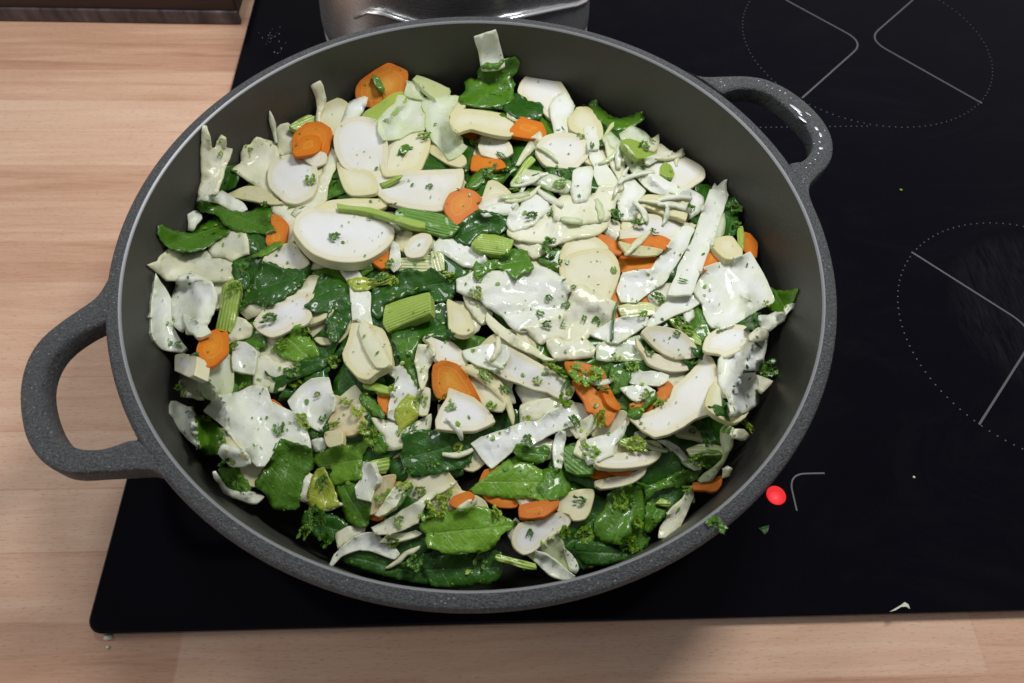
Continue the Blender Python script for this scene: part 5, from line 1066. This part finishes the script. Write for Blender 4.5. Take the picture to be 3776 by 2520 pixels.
o = mesh_obj('leaf_scrap', V, F, M['Ld'], smooth=False); tag(o, 'dull green leaf scrap on the glass below the red light', 'leaf')
crumb('onion_crumb', (249, 1464), -5, 1.3, 'larger whitish crumb on the worktop at the lower left hob corner', 'crumb', M['Cw'], 1.5, seed=3)
crumb('onion_crumb', (248, 1486), -5, .7, 'smaller whitish crumb on the worktop below the lower left hob corner', 'crumb', M['Cw'], 1.2, seed=4)
# salt specks on the glass at upper left
n = NT('salt'); sm_ = n.set(Base_Color=c4(.6, .6, .62), Roughness=.4); V, F = [], []; rs = np.random.RandomState(3)
for k in range(26):
    x, y = (rs.normal(632, 13), rs.normal(92, 16)) if k < 30 else (rs.uniform(560, 690), rs.uniform(20, 180)); c = on_z([(x, y)], 0.05)[0]; s = rs.uniform(.1, .38)
    if c[0] < XL + 2: continue
    b0 = len(V); v_, f_ = box(-s, s, -s * .8, s * .8, 0, s); a = rs.uniform(0, 3); V += [(c[0] + p[0] * math.cos(a) - p[1] * math.sin(a), c[1] + p[0] * math.sin(a) + p[1] * math.cos(a), c[2] + p[2]) for p in v_]; F += [tuple(b0 + q for q in g_) for g_ in f_]
o = mesh_obj('salt_specks', V, F, sm_, smooth=False); tag(o, 'white salt specks spilled on the glass left of the steel pot', 'salt', kind='stuff')
# soapy smear on the short handle
n = NT('wet_smear'); n.set(Base_Color=c4(.55, .58, .66), Roughness=.12, Coat_Weight=1.0); wet = n.m; V, F = [], []
def blob(px, r, el, ang, z=74.9):
    c = on_z([px], z)[0]; bm = bmesh.new(); bmesh.ops.create_icosphere(bm, subdivisions=2, radius=1); b0 = len(V); ca, sa = math.cos(ang), math.sin(ang)
    for v_ in bm.verts:
        x, y = v_.co.x * r * el, v_.co.y * r; V.append((c[0] + x * ca - y * sa, c[1] + x * sa + y * ca, z + v_.co.z * r * .22))
    F.extend([tuple(b0 + q.index for q in f.verts) for f in bm.faces]); bm.free()
for px, r, el, ang in [((1826, 250), 1.0, 4.5, -.95), ((1842, 275), .8, 4, -1.0), ((1874, 296), .9, 1.8, -1.3), ((1883, 310), .7, 2.6, -1.5), ((1884, 341), 1.0, 1.2, 0), ((1881, 326), .4, 2, -1), ((1855, 262), .35, 6, -.9), ((1790, 208), .35, 1.5, 0), ((1772, 203), .3, 1.2, 1), ((1802, 214), .4, 1.3, .5), ((1815, 225), .3, 1.1, 0), ((1741, 186), .35, 1.2, 0), ((1760, 196), .3, 1.4, .3), ((1893, 300), .3, 1.2, 0), ((1868, 330), .3, 1.2, 0), ((1878, 352), .4, 1.3, 1), ((1860, 375), .35, 1.2, 0), ((1850, 385), .3, 1.2, 0), ((1871, 366), .3, 1.1, 0), ((1655, 188), .3, 1.5, 0), ((1663, 196), .3, 1.5, 1), ((1836, 262), .6, 3.5, -1.0)]: blob(px, r, el, ang)
o = mesh_obj('water_smear', V, F, wet); tag(o, 'wet whitish smear drying on top of the short right handle', 'smear')

for o in bpy.data.objects:
    if '_o' in o.keys(): del o['_o']
